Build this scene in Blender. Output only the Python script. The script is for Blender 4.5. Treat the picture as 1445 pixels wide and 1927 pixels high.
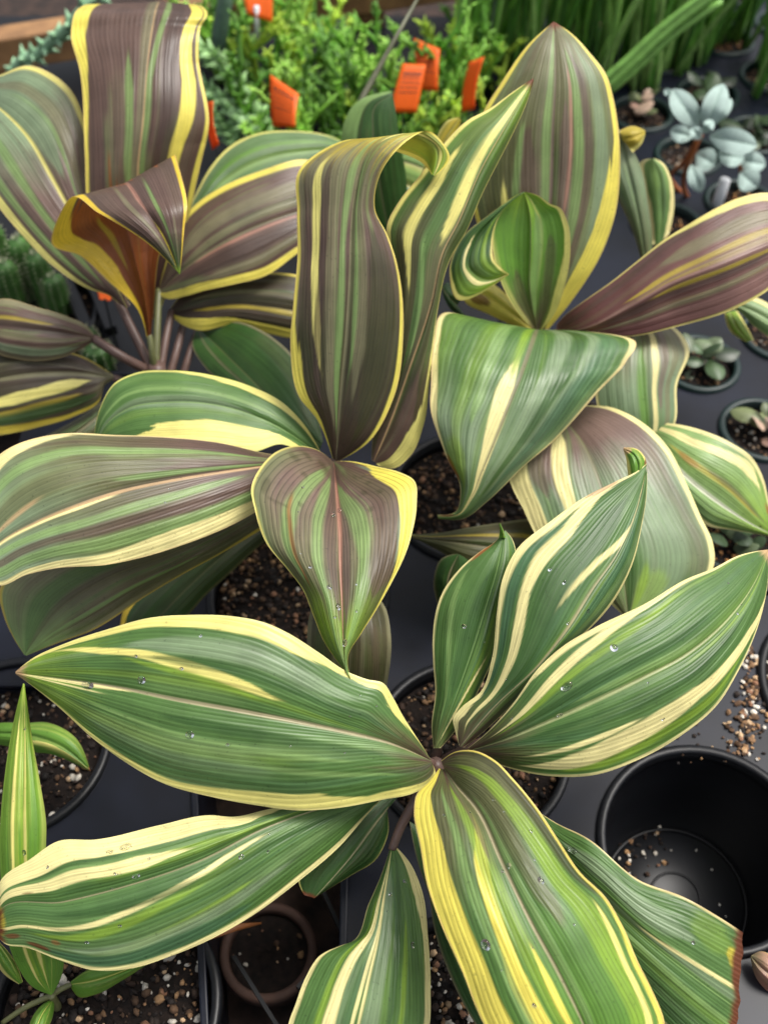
import bpy, bmesh, math, random
import numpy as np
from mathutils import Vector, Matrix
R_ = math.radians
for o in list(bpy.data.objects): bpy.data.objects.remove(o)
scene = bpy.context.scene
COL = scene.collection

# ------------------------------------------------------------------ camera, sky, sun, exposure
CAM_Z, PITCH, VFOV = 0.83, 52.0, 50.0
cam_data = bpy.data.cameras.new('camera')
cam = bpy.data.objects.new('camera', cam_data); COL.objects.link(cam)
cam.location = (0, 0, CAM_Z); cam.rotation_euler = (R_(90 - PITCH), 0, 0)
cam_data.sensor_fit = 'VERTICAL'; cam_data.sensor_height = 24.0
cam_data.angle = R_(VFOV)
cam_data.lens = 12.0 / math.tan(R_(VFOV / 2))
cam_data.clip_start = 0.01; cam_data.clip_end = 400
cam_data.dof.use_dof = True; cam_data.dof.focus_distance = 0.74; cam_data.dof.aperture_fstop = 3.5
scene.camera = cam
SUN_EL, SUN_AZ = 64.0, 70.0          # azimuth: degrees clockwise from +Y
world = bpy.data.worlds.new('World'); scene.world = world; world.use_nodes = True
wn = world.node_tree.nodes; wl = world.node_tree.links
bg = wn['Background']
sky = wn.new('ShaderNodeTexSky'); sky.sky_type = 'NISHITA'; sky.sun_disc = False
sky.sun_elevation = R_(SUN_EL); sky.sun_rotation = R_(SUN_AZ)
sky.air_density = 1.0; sky.dust_density = 5.0; sky.ozone_density = 1.0
hs = wn.new('ShaderNodeHueSaturation'); hs.inputs['Saturation'].default_value = 0.35
wl.new(sky.outputs[0], hs.inputs['Color']); wl.new(hs.outputs[0], bg.inputs['Color'])
bg.inputs['Strength'].default_value = 0.13
sun_data = bpy.data.lights.new('sun', 'SUN'); sun = bpy.data.objects.new('sun', sun_data); COL.objects.link(sun)
sun_data.energy = 2.0; sun_data.angle = R_(22); sun_data.color = (1.0, 0.96, 0.90)
sd = Vector((math.sin(R_(SUN_AZ)) * math.cos(R_(SUN_EL)), math.cos(R_(SUN_AZ)) * math.cos(R_(SUN_EL)), math.sin(R_(SUN_EL))))
sun.rotation_euler = sd.to_track_quat('Z', 'Y').to_euler(); sun.location = (0, 0, 5)
vs = scene.view_settings; vs.view_transform = 'Standard'; vs.look = 'None'; vs.gamma = 1; vs.use_curve_mapping = False
vs.exposure = 0.75

# ------------------------------------------------------------------ geometry helpers
PW, PH = 1445.0, 1927.0
FP = PH / 2 / math.tan(R_(VFOV / 2))
cA, sA = math.cos(R_(90 - PITCH)), math.sin(R_(90 - PITCH))
def ray(x, y):
    """direction per unit of depth along the view axis"""
    cx = (x - PW / 2) / FP; cy = -(y - PH / 2) / FP
    return np.stack([cx, cy * cA + sA, cy * sA - cA], axis=-1) if isinstance(cx, np.ndarray) else np.array([cx, cy * cA + sA, cy * sA - cA])
def at(x, y, z):
    d = ray(x, y); t = (CAM_Z - z) / -d[2]
    return np.array([d[0] * t, d[1] * t, z])
def depth_of(x, y, z):
    d = ray(x, y); return (CAM_Z - z) / -d[2]

def lin(c, k=1.0):
    v = np.array(c, float) / 255.0
    return np.where(v <= 0.04045, v / 12.92, ((v + 0.055) / 1.055) ** 2.4) * k

def tag(o, label=None, cat=None, group=None, kind=None):
    if label: o['label'] = label
    if cat: o['category'] = cat
    if group: o['group'] = group
    if kind: o['kind'] = kind
    return o
def empty(name, loc, label=None, cat=None, group=None, kind=None, rz=0):
    o = bpy.data.objects.new(name, None); COL.objects.link(o)
    o.location = loc; o.rotation_euler = (0, 0, rz); o.empty_display_size = 0.02
    return tag(o, label, cat, group, kind)
def link(name, me, mat, parent=None, smooth=True):
    """parts are modelled in world space; the parent Empty's location is removed by the inverse matrix"""
    o = bpy.data.objects.new(name, me); COL.objects.link(o)
    if mat is not None and not me.materials: me.materials.append(mat)
    if smooth: me.polygons.foreach_set('use_smooth', [True] * len(me.polygons))
    if parent is not None:
        o.parent = parent
        chain = Matrix.Identity(4); p = parent
        mats = []
        while p is not None:
            mats.append(p.matrix_parent_inverse @ Matrix.LocRotScale(p.location, p.rotation_euler, p.scale)); p = p.parent
        for m in mats: chain = m @ chain
        o.matrix_parent_inverse = chain.inverted()
    return o
def mesh(name, V, F):
    me = bpy.data.meshes.new(name)
    me.from_pydata([tuple(map(float, v)) for v in V], [], F); me.update()
    return me
def grid_mesh(name, P, colors=None, uv=None, alpha=1.0):
    """P: (n,m,3) array -> quad sheet"""
    n, m = P.shape[:2]
    idx = np.arange(n * m).reshape(n, m)
    q = np.stack([idx[:-1, :-1], idx[:-1, 1:], idx[1:, 1:], idx[1:, :-1]], -1).reshape(-1, 4)
    me = bpy.data.meshes.new(name)
    me.vertices.add(n * m); me.vertices.foreach_set('co', P.reshape(-1).astype(np.float32))
    k = len(q); me.loops.add(k * 4); me.polygons.add(k)
    me.loops.foreach_set('vertex_index', q.reshape(-1).astype(np.int32))
    me.polygons.foreach_set('loop_start', np.arange(0, 4 * k, 4, dtype=np.int32))
    try: me.polygons.foreach_set('loop_total', np.full(k, 4, dtype=np.int32))
    except Exception: pass
    me.update(calc_edges=True)
    if colors is not None:
        a = me.color_attributes.new('pigment', 'FLOAT_COLOR', 'POINT')
        c = np.full((n * m, 4), alpha, np.float32); c[:, :3] = colors.reshape(-1, 3); a.data.foreach_set('color', c.reshape(-1))
    if uv is not None:
        l = me.uv_layers.new(name='UVMap')
        l.data.foreach_set('uv', uv.reshape(-1, 2)[q.reshape(-1)].astype(np.float32).reshape(-1))
    return me
def color_mesh(me, cols):
    a = me.color_attributes.new('pigment', 'FLOAT_COLOR', 'POINT')
    c = np.ones((len(me.vertices), 4), np.float32); c[:, :3] = cols; a.data.foreach_set('color', c.reshape(-1)); return me

def spline(P, n=None, ts=None, prm=None):
    """smooth curve through the rows of P, sampled at ts in 0..1 of chord length"""
    P = np.array(P, float)
    if prm is None:
        d = np.sqrt((np.diff(P[:, :2], axis=0) ** 2).sum(1)) + 1e-6
        prm = np.concatenate([[0], np.cumsum(d)]); prm = prm / prm[-1]
    if ts is None: ts = np.linspace(0, 1, n)
    if len(P) == 2: return P[0] + (P[1] - P[0]) * ts[:, None], prm
    h = np.diff(prm); s = np.diff(P, axis=0) / h[:, None]
    m = np.empty_like(P)
    m[1:-1] = (s[:-1] * h[1:, None] + s[1:] * h[:-1, None]) / (h[1:] + h[:-1])[:, None]
    m[0] = 1.5 * s[0] - 0.5 * m[1]; m[-1] = 1.5 * s[-1] - 0.5 * m[-2]
    i = np.clip(np.searchsorted(prm, ts, side='right') - 1, 0, len(h) - 1)
    u = ((ts - prm[i]) / h[i])[:, None]; hh = h[i][:, None]
    return ((2*u**3 - 3*u**2 + 1) * P[i] + (u**3 - 2*u**2 + u) * hh * m[i] + (-2*u**3 + 3*u**2) * P[i+1] + (u**3 - u**2) * hh * m[i+1]), prm

def tube_geo(pts, rads, seg=8, cap=True):
    pts = [Vector(p) for p in pts]; V = []; F = []
    n = len(pts); up = Vector((0.13, 0.29, 0.95))
    for i, p in enumerate(pts):
        t = (pts[min(i + 1, n - 1)] - pts[max(i - 1, 0)]).normalized()
        a = t.cross(up)
        if a.length < 1e-3: a = t.cross(Vector((1, 0, 0)))
        a.normalize(); b = t.cross(a)
        for k in range(seg):
            w = 2 * math.pi * k / seg
            V.append(p + (a * math.cos(w) + b * math.sin(w)) * rads[i])
    for i in range(n - 1):
        for k in range(seg):
            F.append((i*seg + k, i*seg + (k+1) % seg, (i+1)*seg + (k+1) % seg, (i+1)*seg + k))
    if cap:
        F.append(tuple(range(seg))[::-1]); F.append(tuple((n-1)*seg + k for k in range(seg)))
    return V, F
class MB:
    def __init__(s): s.V = []; s.F = []; s.C = []
    def add(s, V, F, c=None):
        o = len(s.V); s.V += [tuple(v) for v in V]; s.F += [tuple(i + o for i in f) for f in F]
        if c is not None: s.C += [tuple(c)] * len(V)
        return s
    def tube(s, pts, rads, seg=8, c=None): return s.add(*tube_geo(pts, rads, seg), c)
    def box(s, cx, cy, cz, dx, dy, dz, rz=0, c=None):
        V = []; ca, sa = math.cos(rz), math.sin(rz)
        for x, y, z in ((-1,-1,-1),(1,-1,-1),(1,1,-1),(-1,1,-1),(-1,-1,1),(1,-1,1),(1,1,1),(-1,1,1)):
            x *= dx/2; y *= dy/2; z *= dz/2
            V.append((cx + x*ca - y*sa, cy + x*sa + y*ca, cz + z))
        return s.add(V, [(0,3,2,1),(4,5,6,7),(0,1,5,4),(1,2,6,5),(2,3,7,6),(3,0,4,7)], c)
    def lathe(s, cx, cy, prof, seg=48, c=None):
        V = [(cx + r*math.cos(2*math.pi*k/seg), cy + r*math.sin(2*math.pi*k/seg), z) for r, z in prof for k in range(seg)]
        F = [(i*seg+k, i*seg+(k+1)%seg, (i+1)*seg+(k+1)%seg, (i+1)*seg+k) for i in range(len(prof)-1) for k in range(seg)]
        return s.add(V, F, c)
    def build(s, name, mat, parent=None, smooth=True):
        me = mesh(name, s.V, s.F)
        if s.C and len(s.C) == len(s.V): color_mesh(me, np.array(s.C))
        return link(name, me, mat, parent, smooth)

# ------------------------------------------------------------------ materials
def new_mat(name):
    m = bpy.data.materials.new(name); m.use_nodes = True
    return m, m.node_tree.nodes, m.node_tree.links, m.node_tree.nodes['Principled BSDF']
def plain(name, col, rough=0.6, noise=0.0, scale=40, spec=0.5, bump=0.0, col2=None, coat=0):
    m, n, l, p = new_mat(name)
    p.inputs['Roughness'].default_value = rough; p.inputs['Specular IOR Level'].default_value = spec
    if coat: p.inputs['Coat Weight'].default_value = coat
    t = n.new('ShaderNodeTexNoise'); t.inputs['Scale'].default_value = scale; t.inputs['Detail'].default_value = 6
    g = n.new('ShaderNodeNewGeometry'); l.new(g.outputs['Position'], t.inputs['Vector'])
    mx = n.new('ShaderNodeMix'); mx.data_type = 'RGBA'
    c2 = col2 if col2 is not None else [c * (1 - noise) for c in col]
    mx.inputs['A'].default_value = (*col, 1); mx.inputs['B'].default_value = (*c2, 1)
    rp = n.new('ShaderNodeValToRGB'); rp.color_ramp.elements[0].position = 0.35; rp.color_ramp.elements[1].position = 0.68
    l.new(t.outputs['Fac'], rp.inputs['Fac']); l.new(rp.outputs['Color'], mx.inputs['Factor'])
    l.new(mx.outputs['Result'], p.inputs['Base Color'])
    if bump:
        b = n.new('ShaderNodeBump'); b.inputs['Strength'].default_value = bump; b.inputs['Distance'].default_value = 0.002
        l.new(t.outputs['Fac'], b.inputs['Height']); l.new(b.outputs['Normal'], p.inputs['Normal'])
    return m
def pigment_mat(name, rough, transl=0.0, spec=0.5, veins=False, noise_amt=0.15, nscale=60, bump=0.0, coat=0.0):
    m, n, l, p = new_mat(name)
    a = n.new('ShaderNodeAttribute'); a.attribute_name = 'pigment'
    geo = n.new('ShaderNodeNewGeometry')
    t = n.new('ShaderNodeTexNoise'); t.inputs['Scale'].default_value = nscale; t.inputs['Detail'].default_value = 5
    l.new(geo.outputs['Position'], t.inputs['Vector'])
    mr = n.new('ShaderNodeMapRange'); mr.inputs['From Min'].default_value = 0.3; mr.inputs['From Max'].default_value = 0.7
    mr.inputs['To Min'].default_value = 1 - noise_amt; mr.inputs['To Max'].default_value = 1 + noise_amt * 0.5
    l.new(t.outputs['Fac'], mr.inputs['Value'])
    val = mr.outputs['Result']; height = None
    if veins:
        uv = n.new('ShaderNodeUVMap'); uv.uv_map = 'UVMap'
        sx = n.new('ShaderNodeSeparateXYZ'); l.new(uv.outputs['UV'], sx.inputs[0])
        # fine parallel veins, wobbling a little along the blade
        mp = n.new('ShaderNodeMapping'); mp.inputs['Scale'].default_value = (150, 5, 1); l.new(uv.outputs['UV'], mp.inputs['Vector'])
        vn = n.new('ShaderNodeTexNoise'); vn.inputs['Scale'].default_value = 1.0; vn.inputs['Detail'].default_value = 2; l.new(mp.outputs[0], vn.inputs['Vector'])
        mul = n.new('ShaderNodeMath'); mul.operation = 'MULTIPLY'; mul.inputs[1].default_value = 2 * math.pi * 42
        l.new(sx.outputs['X'], mul.inputs[0])
        sn = n.new('ShaderNodeMath'); sn.operation = 'SINE'; l.new(mul.outputs[0], sn.inputs[0])
        mr2 = n.new('ShaderNodeMapRange'); mr2.inputs['From Min'].default_value = 0.25; mr2.inputs['From Max'].default_value = 0.75
        mr2.inputs['To Min'].default_value = 0.87; mr2.inputs['To Max'].default_value = 1.09
        l.new(vn.outputs['Fac'], mr2.inputs['Value'])
        mm = n.new('ShaderNodeMath'); mm.operation = 'MULTIPLY'; l.new(val, mm.inputs[0]); l.new(mr2.outputs['Result'], mm.inputs[1])
        mr3 = n.new('ShaderNodeMapRange'); mr3.inputs['From Min'].default_value = 0.55; mr3.inputs['From Max'].default_value = 1.0
        mr3.inputs['To Min'].default_value = 0.0; mr3.inputs['To Max'].default_value = 0.42
        mv = n.new('ShaderNodeMath'); mv.operation = 'MULTIPLY'; ms_ = n.new('ShaderNodeMath'); ms_.operation = 'SUBTRACT'; ms_.inputs[0].default_value = 1.0; l.new(mr3.outputs['Result'], mv.inputs[0]); l.new(a.outputs['Alpha'], mv.inputs[1]); l.new(mv.outputs[0], ms_.inputs[1])
        l.new(sn.outputs[0], mr3.inputs['Value'])
        mm2 = n.new('ShaderNodeMath'); mm2.operation = 'MULTIPLY'; l.new(mm.outputs[0], mm2.inputs[0]); l.new(ms_.outputs[0], mm2.inputs[1])
        val = mm2.outputs[0]
        ad = n.new('ShaderNodeMath'); ad.operation = 'MULTIPLY_ADD'; l.new(vn.outputs['Fac'], ad.inputs[0]); ad.inputs[1].default_value = 1.5; l.new(sn.outputs[0], ad.inputs[2])
        height = ad.outputs[0]
    if veins:
        t3 = n.new('ShaderNodeTexNoise'); t3.inputs['Scale'].default_value = 420; t3.inputs['Detail'].default_value = 1; l.new(geo.outputs['Position'], t3.inputs['Vector'])
        m5 = n.new('ShaderNodeMapRange'); m5.inputs['From Min'].default_value = 0.68; m5.inputs['From Max'].default_value = 0.76; m5.inputs['To Min'].default_value = 1.0; m5.inputs['To Max'].default_value = 0.72
        l.new(t3.outputs['Fac'], m5.inputs['Value']); m6 = n.new('ShaderNodeMath'); m6.operation = 'MULTIPLY'; l.new(val, m6.inputs[0]); l.new(m5.outputs['Result'], m6.inputs[1]); val = m6.outputs[0]
    vm = n.new('ShaderNodeVectorMath'); vm.operation = 'SCALE'
    l.new(a.outputs['Color'], vm.inputs[0]); l.new(val, vm.inputs['Scale'])
    l.new(vm.outputs[0], p.inputs['Base Color'])
    p.inputs['Specular IOR Level'].default_value = spec
    if coat: p.inputs['Coat Weight'].default_value = coat; p.inputs['Coat Roughness'].default_value = 0.25
    mrr = n.new('ShaderNodeMapRange'); mrr.inputs['To Min'].default_value = rough - 0.08; mrr.inputs['To Max'].default_value = rough + 0.1
    t2 = n.new('ShaderNodeTexNoise'); t2.inputs['Scale'].default_value = 25; t2.inputs['Detail'].default_value = 4; l.new(geo.outputs['Position'], t2.inputs['Vector'])
    l.new(t2.outputs['Fac'], mrr.inputs['Value']); l.new(mrr.outputs['Result'], p.inputs['Roughness'])
    if bump:
        b = n.new('ShaderNodeBump'); b.inputs['Strength'].default_value = bump; b.inputs['Distance'].default_value = 0.0006
        l.new(height if height is not None else t.outputs['Fac'], b.inputs['Height']); l.new(b.outputs['Normal'], p.inputs['Normal'])
    if transl:
        out = n['Material Output']; tr = n.new('ShaderNodeBsdfTranslucent'); ms = n.new('ShaderNodeMixShader')
        ms.inputs['Fac'].default_value = transl
        l.new(vm.outputs[0], tr.inputs['Color']); l.new(p.outputs[0], ms.inputs[1]); l.new(tr.outputs[0], ms.inputs[2]); l.new(ms.outputs[0], out.inputs['Surface'])
    return m
M_LEAF = pigment_mat('leaf_blade', 0.40, transl=0.22, spec=0.45, veins=True, bump=0.16, noise_amt=0.18, nscale=45)
M_STALK = pigment_mat('leaf_stalk', 0.45, noise_amt=0.2, nscale=120)
M_SUCC = pigment_mat('succulent_skin', 0.45, transl=0.1, noise_amt=0.25, nscale=90)
M_FELT = pigment_mat('felt_leaf', 0.8, transl=0.15, spec=0.2, noise_amt=0.1, nscale=150)
M_CHIP = pigment_mat('soil_chips', 0.8, spec=0.3, noise_amt=0.35, nscale=300)
M_SOIL = plain('potting_soil', lin((30, 22, 18)), 0.95, col2=lin((11, 8, 7)), scale=160, bump=1.0, spec=0.25)
M_BLACK = plain('black_plastic', (0.0055, 0.006, 0.0075), 0.40, spec=0.26, col2=(0.003, 0.003, 0.004), scale=18, bump=0.05)
M_TRAY = plain('tray_plastic', (0.0075, 0.0095, 0.018), 0.38, spec=0.22, col2=(0.004, 0.0045, 0.007), scale=14, bump=0.05)
M_GREENPOT = plain('dark_green_plastic', (0.008, 0.022, 0.020), 0.42, spec=0.35, noise=0.3, scale=30)
M_BROWNPOT = plain('brown_clay', (0.07, 0.035, 0.024), 0.8, noise=0.4, scale=50, bump=0.2)
M_WOOD = plain('weathered_wood', lin((150, 112, 72)), 0.75, col2=lin((98, 68, 42)), scale=22, bump=0.3)
M_GROUND = plain('dark_mulch', lin((58, 42, 34)), 0.95, col2=lin((26, 19, 16)), scale=60, bump=1.0)
M_ORANGE = plain('orange_card', (0.95, 0.17, 0.006), 0.5, noise=0.12, scale=30)
_t = M_ORANGE.node_tree; _tr = _t.nodes.new('ShaderNodeBsdfTranslucent'); _tr.inputs['Color'].default_value = (0.95, 0.17, 0.006, 1); _ms = _t.nodes.new('ShaderNodeMixShader'); _ms.inputs['Fac'].default_value = 0.4
_t.links.new(_t.nodes['Principled BSDF'].outputs[0], _ms.inputs[1]); _t.links.new(_tr.outputs[0], _ms.inputs[2]); _t.links.new(_ms.outputs[0], _t.nodes['Material Output'].inputs['Surface'])
M_INK = plain('black_ink', (0.05, 0.012, 0.006), 0.6)
M_WHITE = plain('white_plastic', (0.75, 0.76, 0.78), 0.4, noise=0.1)
m, n_, l_, p_ = new_mat('water'); M_WATER = m
p_.inputs['Transmission Weight'].default_value = 1; p_.inputs['IOR'].default_value = 1.33; p_.inputs['Roughness'].default_value = 0.02
p_.inputs['Base Color'].default_value = (1, 1, 1, 1)

# ------------------------------------------------------------------ leaf pigments
PC = {k: lin(v, 0.92) for k, v in dict(
    green=(84,119,58), dgreen=(54,88,38), lgreen=(134,166,96), sage=(134,154,118), teal=(72,110,78), lime=(136,168,52),
    purple=(98,76,66), dpurple=(72,56,48), mauve=(122,100,90), olive=(98,100,62), dolive=(62,62,34), khaki=(128,124,92),
    cream=(240,228,158), yellow=(240,224,98), pyellow=(236,226,130), deepyellow=(240,206,62), pink=(184,134,114), rib=(184,172,134), prib=(176,184,128), tan=(200,165,120), brown=(110,58,30),
    rust=(150,84,40), orange=(176,96,36), maroon=(104,66,62), lmaroon=(142,108,98), white=(226,226,200), darkrib=(96,74,66), gold=(190,170,60), bgreen=(104,150,52)).items()}
PAL = {
 'G': ('green', ['dgreen','dgreen','lgreen','sage','green','lime','teal'], 0.55),
 'S': ('sage', ['green','lgreen','khaki','sage','mauve'], 0.5),
 'P': ('purple', ['dpurple','khaki','lgreen','mauve','olive','purple'], 0.55),
 'O': ('olive', ['dolive','dolive','khaki','green','purple','dpurple'], 0.6),
 'D': ('dgreen', ['dolive','green','dgreen','olive'], 0.5),
 'M': ('maroon', ['lmaroon','khaki','maroon','dpurple','gold'], 0.5),
 'B': ('bgreen', ['lime','green','bgreen','pyellow'], 0.5),
}
def smooth(a, b, x):
    t = np.clip((x - a) / (b - a + 1e-9), 0, 1); return t * t * (3 - 2 * t)
def vein_coord(U, T):
    """veins leave the midrib one after another near the base and run out to the margin near the tip"""
    g = 1 + 2.2 * np.exp(-T / 0.16)
    return np.sign(U) * np.abs(U) ** (1 / g) * (1 - 0.26 * T ** 2)
def pigments(U, T, kind, rng, base=None, ml=None, mr=None, mcol='pyellow', stripes=(), rib='rib', ribw=0.018, edge='tan', nstreak=26, tipcol=None, patches=(), streak_k=1.0):
    b, pal, amt = PAL[kind]
    ncol = 56
    col = np.clip(((U + 1) / 2 * ncol).astype(int), 0, ncol - 1)
    jit = 0.35*rng.random(ncol) + 0.65*np.repeat(rng.random(ncol//4), 4); jit2 = 0.35*rng.random(ncol) + 0.65*np.repeat(rng.random(ncol//4), 4)
    C = np.empty(U.shape + (3,)); C[:] = PC[b]
    if base:
        ts = [t for t, _ in base]; cs = np.array([PC[c] for _, c in base])
        Tj = np.clip(T + 0.12 * (jit[col] - 0.5), 0, 1)
        for k in range(3): C[..., k] = np.interp(Tj, ts, cs[:, k])
    K = vein_coord(U, T)
    for i in range(int(nstreak)):
        u0 = rng.uniform(-1, 1); drift = rng.normal(0, 0.05)
        hw = rng.choice([0.015, 0.03, 0.05, 0.08, 0.13]); t0 = rng.uniform(-0.3, 0.6); t1 = t0 + rng.uniform(0.3, 1.1)
        c = PC[pal[rng.integers(len(pal))]]; a = amt * rng.uniform(0.25, 0.75) * streak_k
        d = np.abs(K - (u0 + drift * (T - 0.5)))
        s = (1 - smooth(hw * 0.2, hw * 1.5, d)) * smooth(t0, t0 + 0.08, T + 0.08 * jit[col]) * (1 - smooth(t1 - 0.08, t1, T + 0.08 * jit2[col])) * a
        C += (c - C) * s[..., None]
    for st in stripes:
        c, path, hw, t0, t1 = st[:5]
        tt = [p[0] for p in path]; uu = [p[1] for p in path]
        uc = np.interp(T, tt, uu)
        wv = hw * (0.75 + 0.5 * np.interp(T, np.linspace(0, 1, 9), rng.random(9)))
        tap = np.minimum(smooth(t0, t0 + 0.20, T + 0.045 * jit[col]), 1 - smooth(t1 - 0.18, t1, T + 0.045 * jit2[col])) if t1 < 0.99 else smooth(t0, t0 + 0.20, T + 0.045 * jit[col])
        wv = wv * np.clip(tap * 1.2, 0, 1)
        soft = 0.86 if c in ('cream','yellow','pyellow','white') else 0.58
        s = (1 - smooth(wv * soft, wv * 1.0 + 0.018 + (0.86 - soft) * 0.05, np.abs(U - uc))) * smooth(0.0, 0.25, tap)
        al = 1.0 if c in ('cream','yellow','pyellow','white','deepyellow') else 0.72
        C += (PC[c] - C) * (s * al)[..., None]
    for side, m in ((-1, ml), (1, mr)):
        if m is None: continue
        if not isinstance(m, (list, tuple)): m = [(0, m), (1, m)]
        w = np.interp(np.clip(T + 0.07 * (jit[col] - 0.5), 0, 1), [a for a, _ in m], [q for _, q in m])
        dist = 1 - side * U
        s = (1 - smooth(w * 0.92 - 0.004, w * 0.92 + 0.022, dist)) * (w > 0.004)
        C += (PC[mcol] - C) * s[..., None]
    if rib:
        wr = ribw * (1.6 - T * 1.1)
        s = (1 - smooth(wr * 0.7, wr * 1.5, np.abs(U))) * 0.9
        C += (PC[rib] - C) * s[..., None]
    for (c, tc, uc, rt, ru, a) in patches:
        nz = 0.35 * (jit[col] - 0.5)
        d = np.sqrt(((T - tc) / rt) ** 2 + ((U - uc) / ru) ** 2) + nz
        s = (1 - smooth(0.7, 1.1, d)) * a
        C += (PC[c] - C) * s[..., None]
    if edge:
        s = smooth(0.975, 0.992, np.abs(U)) * 0.6
        C += (PC[edge] - C) * s[..., None]
    if tipcol:
        s = smooth(0.965, 0.99, T + 0.02 * (jit[col] - .5)); C += (PC[tipcol] - C) * s[..., None]
    return C

LEAF_SEED = [11]
def leaf(plant, M, L, Rr, kind='G', dl=0.008, dr=0.008, bow=0.004, pleat=0.00020, drops=0, name='leaf', label=None, stations=False, wav=0.0010, vein=0.35, torn=0.0, **pk):
    """M: midrib (x, y, height); L, Rr: the blade's two edges (x, y[, extra depth])"""
    LEAF_SEED[0] += 1; rng = np.random.default_rng(LEAF_SEED[0])
    Mn = np.array([(x, y, depth_of(x, y, z)) for x, y, z in M])
    def pad(E): return np.array([(p[0], p[1], p[2] if len(p) > 2 else 0.0) for p in E], float)
    Le, Re = pad(L), pad(Rr)
    sprm = None
    seg = lambda Q: np.sqrt((np.diff(Q[:, :2], axis=0) ** 2).sum(1))
    lenpx = seg(Mn).sum()
    if stations:
        d_ = (seg(Mn) * 2 + seg(Le) + seg(Re)) / 4 + 1e-6; lenpx = d_.sum(); sprm = np.concatenate([[0], np.cumsum(d_)]) / lenpx
    NT = int(np.clip(lenpx / 3.4, 40, 210))
    ts = np.linspace(0, 1, NT)
    Ms, prm = spline(Mn, ts=ts, prm=sprm)
    if stations:
        Ls, _ = spline(Le, ts=ts, prm=prm); Rs, _ = spline(Re, ts=ts, prm=prm)
    else:
        Ls, _ = spline(Le, ts=ts); Rs, _ = spline(Re, ts=ts)
    wpx = np.max(np.hypot(*(Ls[:, :2] - Ms[:, :2]).T) + np.hypot(*(Rs[:, :2] - Ms[:, :2]).T))
    NH = int(np.clip(wpx / 4.2, 14, 66)); NU = 2 * NH + 1
    u = np.linspace(-1, 1, NU)
    prof = np.sin(np.pi * np.clip(ts, 0, 1)) ** 0.6
    def ev(d): return np.interp(ts, [a for a, _ in d], [b for _, b in d]) if isinstance(d, (list, tuple)) else d * prof
    s = np.abs(u)[None, :]
    neg = (u < 0)[None, :]
    E = np.where(neg[..., None], Ls[:, None, :], Rs[:, None, :])
    dE = np.where(neg, (ev(dl) + Ls[:, 2])[:, None], (ev(dr) + Rs[:, 2])[:, None])
    X = Ms[:, None, 0] * (1 - s) + E[..., 0] * s
    Y = Ms[:, None, 1] * (1 - s) + E[..., 1] * s
    bw = (bow * prof)[:, None] if not isinstance(bow, (list, tuple)) else ev(bow)[:, None]
    D = Ms[:, None, 2] + dE * s ** 1.5 - bw * 4 * s * (1 - s) ** 1.2
    f = rng.uniform(7, 10); ph = rng.uniform(0, 6.3)
    D += pleat * prof[:, None] * (np.sin(f * np.pi * u + ph)[None, :] + 0.6 * np.sin(2.3 * f * u * 3.1 + 1.3 * ph)[None, :])
    wv = np.interp(ts, np.linspace(0, 1, 8), rng.normal(0, 1, 8)); wv2 = np.interp(ts, np.linspace(0, 1, 8), rng.normal(0, 1, 8))
    k = np.ones(7) / 7; wv = np.convolve(np.pad(wv, 3, 'edge'), k, 'valid'); wv2 = np.convolve(np.pad(wv2, 3, 'edge'), k, 'valid')
    D += wav * prof[:, None] * s * np.where(neg, wv[:, None], wv2[:, None])
    P = ray(X.reshape(-1), Y.reshape(-1)) * D.reshape(-1, 1) + np.array([0, 0, CAM_Z])
    P = P.reshape(NT, NU, 3)
    if torn:
        nz = np.interp(np.arange(NU), np.linspace(0, NU - 1, 17), rng.random(17)) + 0.08 * rng.random(NU)
        for j in range(NU):
            te = ts * (1 - torn * nz[j])
            for k3 in range(3): P[:, j, k3] = np.interp(te, ts, P[:, j, k3].copy())
    U = np.broadcast_to(u[None, :], (NT, NU)); T = np.broadcast_to(ts[:, None], (NT, NU))
    C = pigments(U, T, kind, rng, **pk)
    uv = np.stack([(vein_coord(U, T) + 1) / 2, T], -1)
    me = grid_mesh(name, P, C, uv, vein)
    o = link(name, me, M_LEAF, plant)
    if label: o['label'] = label
    if drops:
        mb = MB()
        for _ in range((drops + 2) // 3):
            i = int(rng.integers(int(NT*.15), int(NT*.9))); j = int(rng.integers(int(NU*.12), int(NU*.88)))
            p = Vector(P[i, j]); a = Vector(P[i+1, j]) - p; b = Vector(P[i, j+1]) - p
            nrm = a.cross(b).normalized()
            if nrm.dot(Vector((0, 0, CAM_Z)) - p) < 0: nrm = -nrm
            a.normalize(); b = nrm.cross(a)
            r = rng.choice([0.0006, 0.0011, 0.0018, 0.0028], p=[.45, .3, .17, .08]); h = r * 0.38; asp = rng.uniform(0.8, 1.6)
            V = []; seg = 10
            for q, (rr, zz) in enumerate(((1.0, 0.0), (0.92, 0.45), (0.65, 0.8), (0.3, 0.97))):
                for kk in range(seg):
                    w = 2 * math.pi * kk / seg
                    V.append(p + (a * math.cos(w) * asp + b * math.sin(w)) * r * rr + nrm * (h * zz + 0.00005))
            F = [(q*seg+kk, q*seg+(kk+1)%seg, (q+1)*seg+(kk+1)%seg, (q+1)*seg+kk) for q in range(3) for kk in range(seg)]
            F.append(tuple(3*seg+kk for kk in range(seg))); F.append(tuple(range(seg))[::-1])
            mb.add(V, F)
        dob = mb.build('water_drops', M_WATER, o); dob['kind'] = 'stuff'
    return o
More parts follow.
